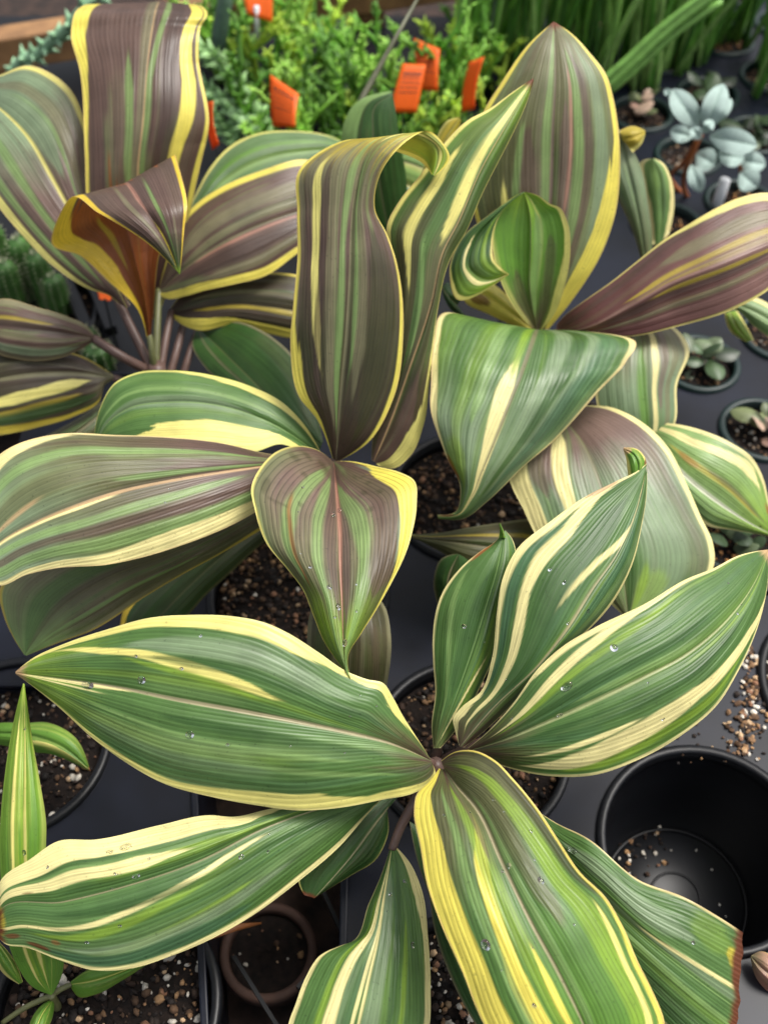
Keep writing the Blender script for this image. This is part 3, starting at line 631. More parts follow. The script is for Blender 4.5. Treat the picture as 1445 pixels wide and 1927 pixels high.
# ---- middle plant: purple brown with yellow margins
B = plant(590, 1085, 'purple and green striped ti plant with one heart-shaped leaf hanging forward')
stalk(B, [(590,1085,-0.006),(615,980,.08),(632,872,.155)], .011, .007, 'darkrib', 'stem', 10)
leaf(B, [(628,869,.170),(631,900,.190),(636,950,.205),(640,1000,.213),(641,1060,.216),(644,1140,.213),(646,1200,.206),(650,1262,.197)],
  [(626,868),(600,848),(562,839),(520,850),(490,880),(473,918),(480,960),(500,1020),(540,1070),(570,1110),(590,1160),(610,1208),(636,1246),(660,1276)],
  [(630,868),(660,868),(710,878),(750,888),(779,904),(784,950),(776,1000),(760,1050),(735,1100),(710,1145),(680,1192),(655,1236),(660,1278)],
  'P', dl=.020, dr=.018, bow=.008, drops=40, vein=1.0, mcol='yellow', ml=[(0,.012),(.3,.016),(1,.03)], mr=[(0,.03),(.1,.08),(.17,.30),(.3,.26),(.45,.17),(.6,.06),(1,.04)],
  base=[(0,'purple'),(.25,'mauve'),(.45,'khaki'),(.62,'olive'),(.8,'lime'),(1,'lgreen')],
  stripes=[('lgreen',[(0,-.25),(.2,-.42),(.45,-.66),(.7,-.75)],.075,.03,.7),('rust',[(.25,-.55),(.5,-.62),(.75,-.75)],.012,.25,.72),('lgreen',[(0,-.12),(.3,-.24),(.6,-.35),(1,-.4)],.06,.08,1.0),('lgreen',[(.1,.04),(.3,.22),(.5,.36),(.8,.42),(1,.4)],.12,.10,1.0),('purple',[(0,.55),(.5,.65),(.75,.75)],.24,.0,.74),('purple',[(0,-.05),(.4,-.12),(.8,-.1)],.06,.1,.82),('mauve',[(.3,.05),(.8,.12)],.05,.3,.85),('sage',[(0,.86),(.4,.82),(.6,.9)],.05,.05,.6)],
  rib='pink', ribw=.020, edge='cream', patches=[('purple',.06,-.3,.07,.5,.6)] + [('dolive',t_,u_,a_,b_,.45) for t_, u_, a_, b_ in ((.16,-.80,.012,.10),(.30,-.86,.03,.05),(.335,-.7,.008,.13),(.19,-.55,.01,.06),(.13,.5,.012,.05),(.15,.62,.008,.09),(.19,.58,.01,.05),(.22,.42,.012,.04),(.25,.6,.01,.05),(.30,.40,.012,.05),(.3,-.45,.010,.04),(.09,-.45,.012,.2),(.12,-.75,.010,.15))])
leaf(B, [(632,868,.160),(637,800,.190),(643,727,.218),(653,623,.255),(660,500,.293),(662,430,.312),(667,380,.326),(688,294,.350),(725,258,.358),(785,254,.354),(822,280,.346),(815,330,.333)],
  [(626,862),(600,795),(562,745),(547,660),(553,560),(560,480),(559,400),(570,310),(660,262,.02),(745,285,.03),(790,304,.02),(812,328)],
  [(640,866),(700,825),(742,745),(759,620),(748,500),(728,440),(706,395),(722,315),(770,262),(815,250),(846,296),(818,331)],
  'P', stations=True, dl=[(0,0),(.3,.012),(.6,.014),(.72,.012),(1,0)], dr=[(0,0),(.3,.010),(.6,.008),(.75,-.004),(1,0)], bow=.005, mcol='yellow', ml=[(0,.12),(.1,.2),(.25,.2),(.4,.06),(.7,.04),(1,.25)], mr=[(0,.06),(.2,.09),(.5,.03),(.75,.03),(1,.2)],
  base=[(0,'dpurple'),(.3,'dolive'),(.55,'purple'),(.7,'khaki'),(.8,'gold'),(1,'lime')],
  stripes=[('pyellow',[(.1,-.25),(.25,-.48),(.5,-.66),(.75,-.66)],.075,.22,.80),('khaki',[(0,-.2),(.5,-.36),(.8,-.36)],.09,.05,.85),('lgreen',[(0,-.1),(.5,-.16),(.8,-.1)],.05,.05,.85),('dpurple',[(0,-.55),(.5,-.52),(.8,-.5)],.06,.1,.8),('lgreen',[(.2,.12),(.7,.12)],.03,.2,.8),('khaki',[(0,.2),(.6,.28),(.8,.5)],.10,.15,.85),('dolive',[(0,.55),(.6,.6)],.22,.05,.62),('pyellow',[(.75,.1),(1,.3)],.10,.76,1.0)],
  rib='khaki', ribw=.022, edge='tan')
leaf(B, [(703,868,.155),(740,779,.190),(767,703,.218),(812,571,.262),(836,470,.292),(862,420,.305),(905,320,.330),(950,240,.348),(985,180,.358),(1003,148,.362)],
  [(699,866),(702,820),(722,740),(738,650),(738,560),(731,470),(728,425),(750,380),(790,330),(820,290),(842,262),(880,226),(920,205),(960,176),(1003,147)],
  [(712,876),(742,881),(772,858),(797,800),(808,720),(815,650),(824,580),(846,490),(880,430),(905,370),(940,300),(968,245),(990,195),(1004,150)],
  'O', dl=.010, dr=.018, bow=.005, mcol='pyellow', ml=[(0,.02),(.4,.05),(.6,.07),(.85,.10),(1,.1)], mr=[(0,.45),(.12,.45),(.2,.2),(.35,.10),(.6,.05),(1,.05)],
  base=[(0,'purple'),(.2,'dolive'),(.5,'olive'),(.7,'green'),(1,'lime')],
  stripes=[('pyellow',[(.3,-.5),(.5,-.62),(.7,-.68),(.9,-.66)],.09,.40,.82),('pyellow',[(.5,-.05),(.65,-.14),(.8,-.22),(1,-.2)],.11,.52,1.0),('green',[(.2,-.3),(.9,-.35)],.08,.2,.95),('lgreen',[(.3,-.2),(.6,-.4)],.04,.25,.6),('dolive',[(.2,-.7),(.6,-.8)],.10,.1,.6),('purple',[(0,.4),(.3,.4)],.2,.0,.32)], rib='tan', ribw=.020, edge='tan', tipcol='brown')
leaf(B, [(610,868,.165),(545,870,.185),(484,879,.198),(415,889,.207),(346,900,.213),(207,931,.220),(138,955,.220),(69,983,.216),(0,1021,.208),(-45,1065,.20)],
  [(606,866),(560,862),(500,853),(415,833),(311,822),(207,818),(131,815),(69,824),(28,838),(0,855),(-40,905),(-60,980),(-48,1070)],
  [(608,872),(560,905),(520,938),(484,962),(415,998),(346,1025),(207,1062),(97,1071),(50,1082),(0,1102),(-46,1075)],
  'P', dl=.012, dr=.003, bow=.006, drops=6, mcol='cream', ml=[(0,.02),(.3,.01),(.55,.02),(.68,.10),(.8,.18),(1,.2)], mr=[(0,.05),(.15,.28),(.3,.28),(.45,.28),(.6,.18),(.75,.14),(1,.08)],
  base=[(0,'dpurple'),(.3,'purple'),(.6,'olive'),(.85,'sage'),(1,'sage')],
  stripes=[('lgreen',[(0,-.4),(.3,-.62),(.6,-.72),(1,-.7)],.055,.12,1.0),('lgreen',[(0,-.08),(.4,-.15),(.6,-.2)],.05,.1,.6),('olive',[(.3,-.35),(1,-.4)],.14,.35,1.0),('lgreen',[(.1,.1),(.4,.24),(.7,.3),(.9,.25),(1,.1)],.06,.2,1.0),('lgreen',[(0,.6),(.4,.66),(.9,.68)],.12,.08,1.0),('purple',[(0,.4),(.5,.45),(.8,.45),(1,.5)],.08,.0,1.0),('tan',[(.65,-.3),(1,-.2)],.03,.72,1.0),('cream',[(.6,.03),(1,.05)],.025,.55,1.0)],
  rib='tan', ribw=.020, edge='tan')
leaf(B, [(608,864,.150),(560,826,.172),(500,792,.186),(420,765,.195),(320,757,.200),(240,770,.196),(200,800,.185),(182,838,.170)],
  [(606,856),(575,802),(530,756),(470,726),(400,706),(320,697),(255,702),(215,722),(190,765),(176,835)],
  [(606,868),(570,852),(530,836),(480,850),(400,842),(311,838),(240,832),(205,832),(184,842)],
  'G', dl=.014, dr=-.014, bow=.004, mcol='pyellow', ml=[(0,.25),(.25,.28),(.42,.18),(.6,.05),(1,.03)], mr=[(0,.2),(.1,.5),(.25,.72),(.5,.68),(.7,.55),(.82,.2),(1,.05)],
  stripes=[('lgreen',[(0,-.3),(1,-.5)],.05,.2,1),('sage',[(0,.0),(1,-.1)],.15,.3,1)], rib='lgreen', ribw=.02, edge='lime')
leaf(B, [(590,890,.135),(470,970,.145),(330,1040,.145),(200,1090,.135),(110,1150,.115),(48,1232,.09)],
  [(585,880),(450,930),(300,980),(150,1020),(40,1060),(0,1110),(8,1160),(26,1200),(47,1233)],
  [(600,905),(545,968),(491,998),(420,1040),(346,1080),(277,1121),(173,1187),(104,1212),(50,1234)],
  'O', dl=.01, dr=.006, mcol='gold', mr=[(0,.05),(.2,.22),(.35,.06),(.6,.03),(1,.03)], ml=.04, base=[(0,'dpurple'),(.35,'olive'),(.75,'khaki'),(1,'lgreen')], stripes=[('lgreen',[(.3,.6),(1,.5)],.05,.4,1),('green',[(.4,-.3),(1,-.3)],.2,.5,1)], edge='tan', rib='khaki', ribw=.012)
leaf(B, [(560,950,.060),(440,1030,.065),(350,1110,.055),(262,1205,.04)], [(550,940),(400,1020),(300,1090),(240,1180),(262,1206)], [(570,962),(480,1035),(432,1080),(390,1118),(345,1166),(264,1208)], 'D', base=[(0,'dolive'),(1,'dgreen')], edge=None, rib='olive', mcol='olive', mr=.1)
leaf(B, [(300,1120,.035),(260,1150,.038),(225,1190,.035)], [(295,1112),(245,1128),(225,1188)], [(303,1128),(282,1160),(228,1192)], 'B', base=[(0,'deepyellow'),(1,'deepyellow')], nstreak=5, patches=[('brown',.5,.2,.3,.4,.8)], label='old yellowed leaf near the base')
leaf(B, [(605,838,.110),(540,785,.120),(480,722,.122),(430,672,.120),(375,618,.11)], [(600,850),(520,790),(440,735),(385,690),(362,645),(372,616)], [(608,830),(592,760),(572,700),(520,640),(450,606),(378,614)], 'D', rib='olive', ribw=.02, mcol='khaki', ml=.04, mr=.05, edge=None, stripes=[('khaki',[(0,-.4),(1,-.4)],.03,0,1)])
leaf(B, [(650,1000,.10),(655,1090,.128),(660,1155,.133),(660,1230,.118),(656,1295,.085)], [(640,1000),(606,1100),(582,1160),(578,1210),(592,1295)], [(660,1000),(695,1100),(727,1148),(735,1190),(726,1300)], 'O', base=[(0,'dpurple'),(1,'olive')], dl=.012, dr=.016, mcol='khaki', ml=.10, mr=.10, edge=None, rib='khaki', ribw=.03, stripes=[('khaki',[(0,.3),(1,.3)],.06,.1,1),('khaki',[(0,-.4),(1,-.4)],.05,.1,1)])
leaf(B, [(740,1004,.085),(776,1011,.092),(850,1020,.098),(930,1032,.098),(1000,1045,.092),(1080,1060,.08)], [(740,1002),(790,1005),(825,1003),(880,993),(937,984),(1010,979),(1080,1055)], [(740,1006),(790,1018),(834,1042),(873,1074),(930,1095),(1010,1095),(1080,1062)], 'O', base=[(0,'olive'),(1,'dolive')], mcol='khaki', ml=.08, mr=.12, edge=None, rib='khaki', ribw=.05, stripes=[('gold',[(0,-.5),(1,-.5)],.06,0,1)])
leaf(B, [(730,430,.150),(712,330,.200),(702,250,.236),(706,200,.255),(738,178,.262)], [(700,430),(662,330),(642,262),(668,195),(736,171)], [(770,430),(764,330),(752,260),(744,205),(740,180)], 'D', mcol='lgreen', ml=[(0,.3),(.5,.5),(1,.5)], rib='khaki', edge=None, label='leaf standing up behind, tip bent over')
leaf(B, [(600,410,.130),(700,378,.155),(780,385,.160),(870,440,.14)], [(600,390),(690,312),(740,330),(790,368),(868,436)], [(600,430),(720,450),(800,460),(868,445)], 'S', mcol='cream', ml=.06, mr=.06, edge=None)
leaf(B, [(620,330,.125),(720,300,.140),(800,320,.140),(880,400,.12)], [(620,310),(720,276),(800,282),(870,340),(880,398)], [(620,350),(720,350),(800,380),(878,404)], 'B', mcol='cream', ml=.08, mr=.06, edge=None, base=[(0,'green'),(.6,'lgreen'),(1,'lgreen')])
leaf(B, [(800,340,.200),(832,272,.232),(864,222,.252)], [(788,340),(815,272),(848,224),(864,221)], [(822,340),(850,285),(868,228)], 'B', base=[(0,'gold'),(1,'gold')], mcol='pyellow', ml=.2, mr=.2, edge=None)

# ---- left back plant: dark purple with yellow margins
Cp = plant(295, 845, 'dark purple ti plant with a broad upright leaf rolled over at its top')
stalk(Cp, [(295,845,-0.006),(298,770,.05),(296,690,.115)], .010, .008, 'darkrib', 'stem', 10)
leaf(Cp, [(292,600,.100),(272,450,.190),(260,325,.252),(270,225,.290),(280,104,.322),(288,50,.331),(296,12,.331),(300,3,.318),(300,30,.280)],
  [(288,600),(210,500),(166,400),(160,290),(150,130),(134,60),(150,14),(165,8),(175,40)],
  [(297,600),(345,450),(378,310),(394,230),(374,100),(378,52),(389,20),(378,10),(365,40)],
  'P', stations=True, dl=[(0,0),(.3,.012),(.7,.012),(.9,.004),(1,0)], dr=[(0,0),(.2,.012),(.5,.022),(.75,.018),(.9,.004),(1,0)], bow=.003, mcol='yellow', ml=[(0,.3),(.3,.2),(.45,.06),(.6,.06),(.75,.10),(.88,.20),(1,.22)], mr=[(0,.1),(.4,.10),(.6,.05),(1,.06)],
  base=[(0,'maroon'),(.4,'purple'),(1,'purple')],
  stripes=[('yellow',[(.3,.50),(.5,.56),(.7,.76),(.82,.74),(.92,.8),(1,.8)],.10,.30,1.0),('lgreen',[(.2,-.02),(.5,-.22),(.75,-.28)],.07,.2,.85),('lgreen',[(.3,.04),(.7,.05),(.95,.25),(1,.25)],.05,.3,1.0),('khaki',[(.1,-.1),(.9,-.05)],.06,.1,1.0),('pink',[(.2,-.75),(.45,-.85)],.03,.2,.5),('rust',[(.2,-.4),(.6,-.62)],.015,.2,.6),('dpurple',[(.3,.3),(1,.45)],.14,.3,1.0),('rust',[(.1,-.2),(.5,-.45)],.015,.15,.5)], rib='tan', ribw=.014, edge='tan', nstreak=34)
leaf(Cp, [(240,580,.150),(190,480,.190),(125,381,.225),(97,332,.240),(52,256,.256),(0,204,.262),(-60,165,.25)],
  [(225,572),(205,556),(170,545),(100,500),(40,440),(0,392),(-50,320),(-85,240),(-62,165)],
  [(246,574),(218,520),(188,440),(168,330),(156,215),(135,170),(95,137),(55,123),(0,141),(-58,160)],
  'P', dl=.008, dr=.010, bow=.005, mcol='pyellow', ml=[(0,.12),(.3,.13),(1,.14)], mr=[(0,.03),(.45,.03),(.6,.10),(.8,.08),(1,.05)], base=[(0,'purple'),(.5,'mauve'),(.75,'sage'),(1,'sage')],
  stripes=[('lgreen',[(0,-.45),(1,-.45)],.06,.1,1),('lgreen',[(0,-.7),(1,-.8)],.05,.1,1),('lgreen',[(0,.3),(.6,.4)],.03,.2,.9),('khaki',[(0,.5),(1,.6)],.10,.3,1),('sage',[(.5,.2),(1,.3)],.18,.5,1)], rib='pyellow', ribw=.030, edge='tan')
leaf(Cp, [(281,640,.135),(275,575,.170),(258,500,.205),(240,430,.232),(228,378,.258),(234,345,.285),(266,385,.297),(305,440,.285),(338,516,.26)],
  [(278,640),(258,580),(205,530),(152,482),(97,452),(131,374),(185,400),(270,452),(337,514)],
  [(284,640),(291,560),(298,490),(320,400),(338,325),(330,291),(351,370),(347,435),(339,517)],
  'P', stations=True, dl=[(0,0),(1,0)], dr=[(0,0),(1,0)], bow=[(0,0),(.3,-.012),(.5,-.004),(.65,.006),(.85,.006),(1,0)], mcol='deepyellow', ml=[(0,.2),(.15,.4),(.3,.5),(.45,.36),(.56,.24),(.66,.14),(.8,.06),(1,.08)], mr=[(0,.02),(.4,.02),(.6,.08),(1,.08)],
  base=[(0,'brown'),(.25,'rust'),(.50,'rust'),(.575,'orange'),(.60,'purple'),(.85,'purple'),(1,'dgreen')],
  stripes=[('khaki',[(.55,-.25),(1,-.3)],.08,.60,1.0),('pink',[(.55,.02),(1,0)],.05,.58,.82),('lgreen',[(.6,.3),(1,.3)],.05,.62,1.0),('yellow',[(.75,.0),(1,0)],.05,.78,1.0),('khaki',[(.6,.65),(1,.6)],.06,.75,1.0),('gold',[(.2,-.3),(.55,-.35)],.06,.25,.56)], rib=None, edge='tan', nstreak=14, streak_k=.4, tipcol='lime', label='young folded leaf with an orange inner side')
leaf(Cp, [(300,548,.145),(345,508,.170),(415,460,.190),(480,428,.198),(560,400,.200),(640,382,.19)],
  [(300,540),(320,470),(345,410),(380,375),(415,353),(500,318),(570,300),(650,330)],
  [(296,552),(315,562),(346,558),(381,548),(440,535),(500,519),(556,480),(620,430),(648,390)],
  'P', dl=.010, dr=.004, mcol='yellow', ml=[(0,.10),(1,.12)], mr=[(0,.5),(.15,.34),(.3,.22),(.6,.16),(1,.14)], base=[(0,'purple'),(1,'purple')],
  stripes=[('khaki',[(0,-.4),(1,-.5)],.12,.15,1),('khaki',[(0,-.15),(1,-.2)],.06,.15,1),('pink',[(.1,.05),(1,.1)],.02,.2,1),('khaki',[(0,.7),(1,.6)],.10,.2,1),('dpurple',[(0,.35),(1,.35)],.16,.1,1)], rib='khaki', ribw=.02, edge='tan')
leaf(Cp, [(332,475,.130),(382,388,.160),(432,335,.172),(500,300,.178),(580,285,.175),(662,282,.165)],
  [(326,468),(370,362),(398,312),(440,270),(490,250),(550,246),(610,253),(664,276)], [(336,482),(400,420),(470,370),(550,330),(620,306),(664,288)],
  'G', dl=.010, dr=.006, mcol='pyellow', ml=[(0,.16),(.35,.13),(.6,.06),(1,.04)], mr=.05, stripes=[('lgreen',[(0,.0),(1,.0)],.15,.2,1),('bgreen',[(0,-.4),(1,-.5)],.1,.3,1)], rib='lgreen', edge='lime')
leaf(Cp, [(326,588,.125),(380,578,.138),(450,572,.142),(560,585,.138),(645,605,.12)], [(322,580),(350,545),(420,520),(500,512),(580,525),(645,600)], [(322,594),(345,612),(374,622),(432,613),(500,627),(560,637),(646,612)],
  'O', base=[(0,'dpurple'),(1,'dolive')], mcol='yellow', mr=[(0,.5),(.2,.55),(.4,.36),(1,.3)], ml=.06, stripes=[('gold',[(0,.1),(1,.15)],.08,.1,1),('khaki',[(0,-.4),(1,-.4)],.06,.1,1)], rib=None, edge='tan')
leaf(Cp, [(178,637,.140),(130,628,.152),(70,620,.160),(0,612,.163),(-60,605,.155)], [(178,630),(161,611),(131,597),(70,578),(0,563),(-55,600)], [(177,642),(173,645),(140,664),(82,679),(35,676),(0,667),(-55,612)],
  'P', mcol='khaki', ml=[(0,.3),(.3,.26),(1,.2)], mr=.08, stripes=[('gold',[(.2,-.35),(1,-.3)],.06,.3,1),('khaki',[(.1,.3),(1,.35)],.07,.1,1),('sage',[(0,.75),(1,.7)],.12,.1,1),('dpurple',[(0,0),(1,0)],.12,.1,1)], rib=None, edge='tan')
leaf(Cp, [(215,711,.105),(140,702,.118),(70,704,.124),(0,714,.124),(-60,726,.115)], [(214,706),(150,668),(90,655),(0,650),(-55,720)], [(210,716),(200,722),(187,756),(140,784),(70,805),(0,819),(-50,820),(-58,735)],
  'O', base=[(0,'khaki'),(.2,'dpurple'),(1,'dolive')], mcol='gold', ml=.1, mr=[(0,.06),(.4,.12),(1,.2)], stripes=[('pyellow',[(.15,.18),(.5,.35),(1,.5)],.10,.15,1),('gold',[(.2,.5),(1,.75)],.05,.2,1),('dgreen',[(.1,.65),(1,.8)],.12,.1,.9)], rib='khaki', ribw=.05, edge='khaki')
leaf(Cp, [(228,742,.070),(178,790,.075),(110,835,.070),(0,870,.06)], [(215,738),(150,785),(60,832),(-10,860)], [(240,750),(215,800),(150,850),(0,890)], 'O', mcol='khaki', ml=.2, mr=.1, edge=None)
for q, r0 in (([(177,637,.140),(225,668,.130),(278,697,.108)],.0042), ([(206,532,.150),(245,612,.135),(284,692,.110)],.0040), ([(281,630,.138),(287,665,.125),(291,700,.105)],.0030), ([(300,545,.145),(296,620,.128),(293,700,.105)],.0032),
              ([(324,585,.125),(312,640,.115),(302,700,.10)],.0036), ([(345,612,.110),(334,655,.105),(318,712,.09)],.0036), ([(372,622,.105),(356,670,.10),(340,720,.085)],.0034), ([(214,711,.105),(250,722,.095),(290,735,.08)],.0034)):
    stalk(Cp, q, r0, r0 * 1.15, 'darkrib' if r0 > .0033 else 'olive')

# ---- right back plant: tall pale leaf, maroon side leaf, folded front leaf
D = plant(960, 800, 'ti plant with a tall broad olive leaf and a maroon side leaf')
stalk(D, [(960,800,-0.006),(1005,690,.08),(1015,625,.15)], .010, .008, 'darkrib', 'stem', 10)
leaf(D, [(1018,622,.150),(1030,480,.215),(1037,346,.268),(1040,242,.305),(1045,138,.336),(1044,80,.350),(1042,42,.356)],
  [(1012,622),(962,560),(915,470),(888,380),(888,300),(905,220),(945,152),(997,80),(1030,50),(1041,40)],
  [(1026,626),(1080,560),(1130,480),(1158,400),(1166,330),(1164,250),(1155,190),(1140,140),(1110,100),(1075,63),(1044,42)],
  'S', streak_k=.8, dl=.012, dr=.012, bow=.006, mcol='yellow', ml=[(0,.1),(.3,.05),(.6,.05),(.8,.08),(1,.1)], mr=[(0,.5),(.1,.5),(.3,.34),(.5,.18),(.62,.08),(1,.08)], base=[(0,'olive'),(.3,'khaki'),(.6,'olive'),(1,'khaki')],
  stripes=[('olive',[(0,-.7),(1,-.6)],.2,.1,.9),('mauve',[(.2,.18),(1,.2)],.08,.1,.8),('lgreen',[(.2,.34),(.6,.40),(1,.35)],.07,.1,.95),('purple',[(.2,.45),(.6,.55),(1,.45)],.06,.1,.95),('pink',[(.3,.18),(.6,.28),(.9,.28)],.015,.35,.9),('lgreen',[(.3,-.06),(1,-.12)],.05,.2,1),('purple',[(.2,-.25),(.7,-.35)],.14,.1,.7),('pyellow',[(.2,-.55),(.5,-.6)],.04,.15,.55),('lgreen',[(.4,-.45),(.7,-.4)],.04,.3,.7),('sage',[(.3,.75),(1,.7)],.10,.2,.95)], rib='mauve', ribw=.016, edge='tan', tipcol='brown', nstreak=34)
leaf(D, [(1050,624,.160),(1083,622,.175),(1187,575,.205),(1256,536,.220),(1360,495,.235),(1445,460,.240),(1530,425,.235)],
  [(1046,612),(1060,596),(1100,565),(1150,530),(1200,490),(1250,450),(1290,425),(1340,395),(1390,372),(1445,363),(1525,420)],
  [(1052,630),(1120,634),(1190,633),(1280,613),(1360,590),(1420,562),(1445,546),(1500,500),(1532,432)],
  'M', dl=.018, dr=.018, bow=-.004, mcol='pyellow', ml=[(0,.0),(.3,.02),(.5,.05),(.7,.14),(1,.2)], mr=[(0,.01),(.3,.02),(.6,.04),(1,.06)], base=[(0,'maroon'),(.3,'maroon'),(1,'lmaroon')],
  stripes=[('gold',[(.2,-.15),(1,-.3)],.05,.25,1),('khaki',[(.1,.45),(.5,.5),(1,.4)],.05,.1,1),('khaki',[(.3,-.5),(1,-.55)],.15,.4,1),('dpurple',[(0,.2),(1,.2)],.10,.05,.9),('gold',[(.3,.12),(1,.15)],.03,.35,1)], rib='lmaroon', ribw=.03, edge='tan', label='maroon leaf reaching sideways')
leaf(D, [(1012,622,.150),(1010,621,.185),(1006,630,.213),(985,690,.218),(960,755,.210),(930,830,.194),(905,890,.178),(885,938,.160),(862,968,.146),(824,972,.138)],
  [(1008,622),(900,600),(837,588),(816,640),(811,720),(812,780),(840,860),(866,920),(858,962),(823,969)],
  [(1016,622),(1110,624),(1189,638),(1178,680),(1125,738),(1050,822),(985,878),(915,945),(872,976),(825,976)],
  'G', stations=True, dl=[(0,0),(.12,.004),(.3,.012),(.7,.012),(1,0)], dr=[(0,0),(.12,.010),(.3,.030),(.6,.030),(1,0)], bow=.006, mcol='cream', ml=[(0,.02),(.3,.06),(.55,.1),(.7,.03),(1,.1)], mr=[(0,.05),(.12,.09),(.3,.03),(1,.03)], base=[(0,'green'),(.3,'green'),(.6,'sage'),(1,'green')],
  stripes=[('cream',[(.1,-.02),(.35,-.12),(.6,-.06),(.8,0)],.11,.26,1.0),('lgreen',[(.05,-.3),(.5,-.4)],.06,.0,.6),('sage',[(.05,.3),(.6,.3)],.10,.0,.9),('sage',[(.05,.6),(.6,.6)],.05,.0,.9),('lgreen',[(.05,.78),(.5,.8)],.03,.0,.7),('dgreen',[(.05,.45),(.6,.45)],.07,.0,.9),('teal',[(.2,.75),(.8,.7)],.14,.1,.9),('lime',[(.1,-.08),(.4,-.1)],.03,.05,.4)], rib='khaki', ribw=.016, edge='tan', patches=[('rust',.76,-.92,.06,.12,.9),('lime',.72,-.7,.10,.25,.5),('brown',.97,-.5,.03,.6,.8)], label='broad green leaf folded over towards the front')
leaf(D, [(1010,622,.158),(996,540,.200),(998,460,.235),(996,400,.258),(986,362,.272)],
  [(1004,622),(962,570),(934,505),(926,450),(936,405),(955,378),(984,361)], [(1018,622),(1042,592),(1063,535),(1073,465),(1068,420),(1052,390),(1036,384),(1010,367),(988,361)],
  'B', dl=-.008, dr=-.006, bow=-.005, mcol='pyellow', ml=.02, mr=[(0,.3),(.2,.3),(.5,.16),(.7,.12),(1,.05)], base=[(0,'purple'),(.18,'olive'),(.4,'bgreen'),(.75,'bgreen'),(1,'lime')], stripes=[('lgreen',[(.1,.05),(.8,.25)],.12,.1,.9),('olive',[(0,.5),(.6,.5)],.14,.0,.7),('olive',[(0,-.4),(.6,-.4)],.25,.0,.5)], rib='olive', ribw=.02, edge='tan', label='young cupped olive leaf at the centre')  # lighter greens painted in to stand for light glowing through the blade
leaf(D, [(984,361,.275),(934,404,.262),(893,455,.245),(884,505,.232),(905,522,.225),(957,516,.222)],
  [(985,360),(920,404),(864,455),(846,520),(858,562),(957,517)], [(986,362),(946,396),(927,445),(930,490),(942,503),(957,515)],
  'G', stations=True, dl=.004, dr=-.004, bow=.004, mcol='pyellow', ml=[(0,.04),(.6,.04),(.8,.2),(1,.3)], mr=[(0,.06),(.5,.06),(1,.2)], base=[(0,'green'),(.6,'dgreen'),(.9,'lime'),(1,'gold')], stripes=[('cream',[(.3,-.3),(1,-.2)],.07,.4,1),('lgreen',[(.3,.3),(1,.3)],.08,.4,.95),('lime',[(0,.6),(1,.6)],.14,.1,.9)], rib=None, edge='rust', name='curled_leaf_flap', label='striped side of the cupped leaf curling over')
leaf(D, [(1004,622,.150),(945,575,.166),(882,536,.175)], [(990,622),(920,592),(872,562),(874,540)], [(1006,612),(962,562),(910,528),(884,532)], 'B', base=[(0,'yellow'),(1,'yellow')], nstreak=4, rib=None, edge='rust', patches=[('brown',.75,-.4,.15,.4,.8)], label='small yellow leaf')
leaf(D, [(860,575,.15),(845,560,.16),(830,540,.16)], [(880,600),(850,585),(835,560)], [(870,560),(858,545),(842,530)], 'D', edge=None)
leaf(D, [(1215,500,.130),(1200,400,.175),(1182,320,.208),(1160,242,.235)], [(1208,500),(1187,428),(1160,370),(1132,300),(1140,250),(1158,241)], [(1226,500),(1226,435),(1220,390),(1202,306),(1187,277),(1163,241)], 'S', base=[(0,'olive'),(.6,'sage'),(1,'olive')], mcol='khaki', ml=.14, mr=.05, edge='khaki', rib='sage')
leaf(D, [(1170,262,.232),(1192,258,.236),(1213,248,.236)], [(1165,246),(1190,237),(1213,245)], [(1190,287),(1206,272),(1214,251)], 'B', base=[(0,'gold'),(1,'gold')], mcol='pyellow', mr=.3, nstreak=4, rib=None, edge='tan', name='curled_leaf_tip')
leaf(D, [(1240,460,.120),(1244,380,.155),(1240,330,.178),(1228,300,.192)], [(1225,460),(1216,390),(1203,330),(1205,305),(1226,298)], [(1258,440),(1268,385),(1262,335),(1246,306),(1230,298)], 'G', base=[(0,'green'),(1,'lgreen')], mcol='cream', ml=[(0,.5),(1,.2)], mr=[(0,.6),(.5,.3),(1,.2)], edge=None, rib='lgreen')
leaf(D, [(1055,748,.135),(1066,792,.150),(1094,831,.155),(1132,920,.150),(1155,1000,.138),(1172,1090,.118),(1182,1165,.10)],
  [(1042,745),(1000,790),(960,850),(955,885),(985,960),(1010,1010),(1070,1070),(1130,1120),(1180,1165)],
  [(1066,752),(1090,760),(1152,767),(1204,792),(1256,841),(1291,910),(1319,974),(1340,1020),(1344,1055),(1330,1095),(1260,1140),(1184,1168)],
  'S', dl=.010, dr=.014, bow=.006, mcol='cream', ml=[(0,.1),(.15,.26),(.5,.22),(1,.2)], mr=[(0,.12),(.3,.09),(.5,.05),(1,.05)], base=[(0,'mauve'),(.25,'mauve'),(.45,'sage'),(.75,'green'),(1,'olive')],
  stripes=[('cream',[(.1,-.3),(.4,-.42),(.7,-.5)],.08,.08,.8),('mauve',[(0,-.6),(.4,-.65)],.12,.0,.5),('sage',[(.3,.5),(1,.5)],.3,.4,1),('lime',[(.6,.3),(1,.3)],.08,.72,1),('dgreen',[(.6,.15),(1,.1)],.06,.7,1)], rib='khaki', ribw=.016, edge=None, patches=[('lime',.85,.45,.12,.2,.5)])
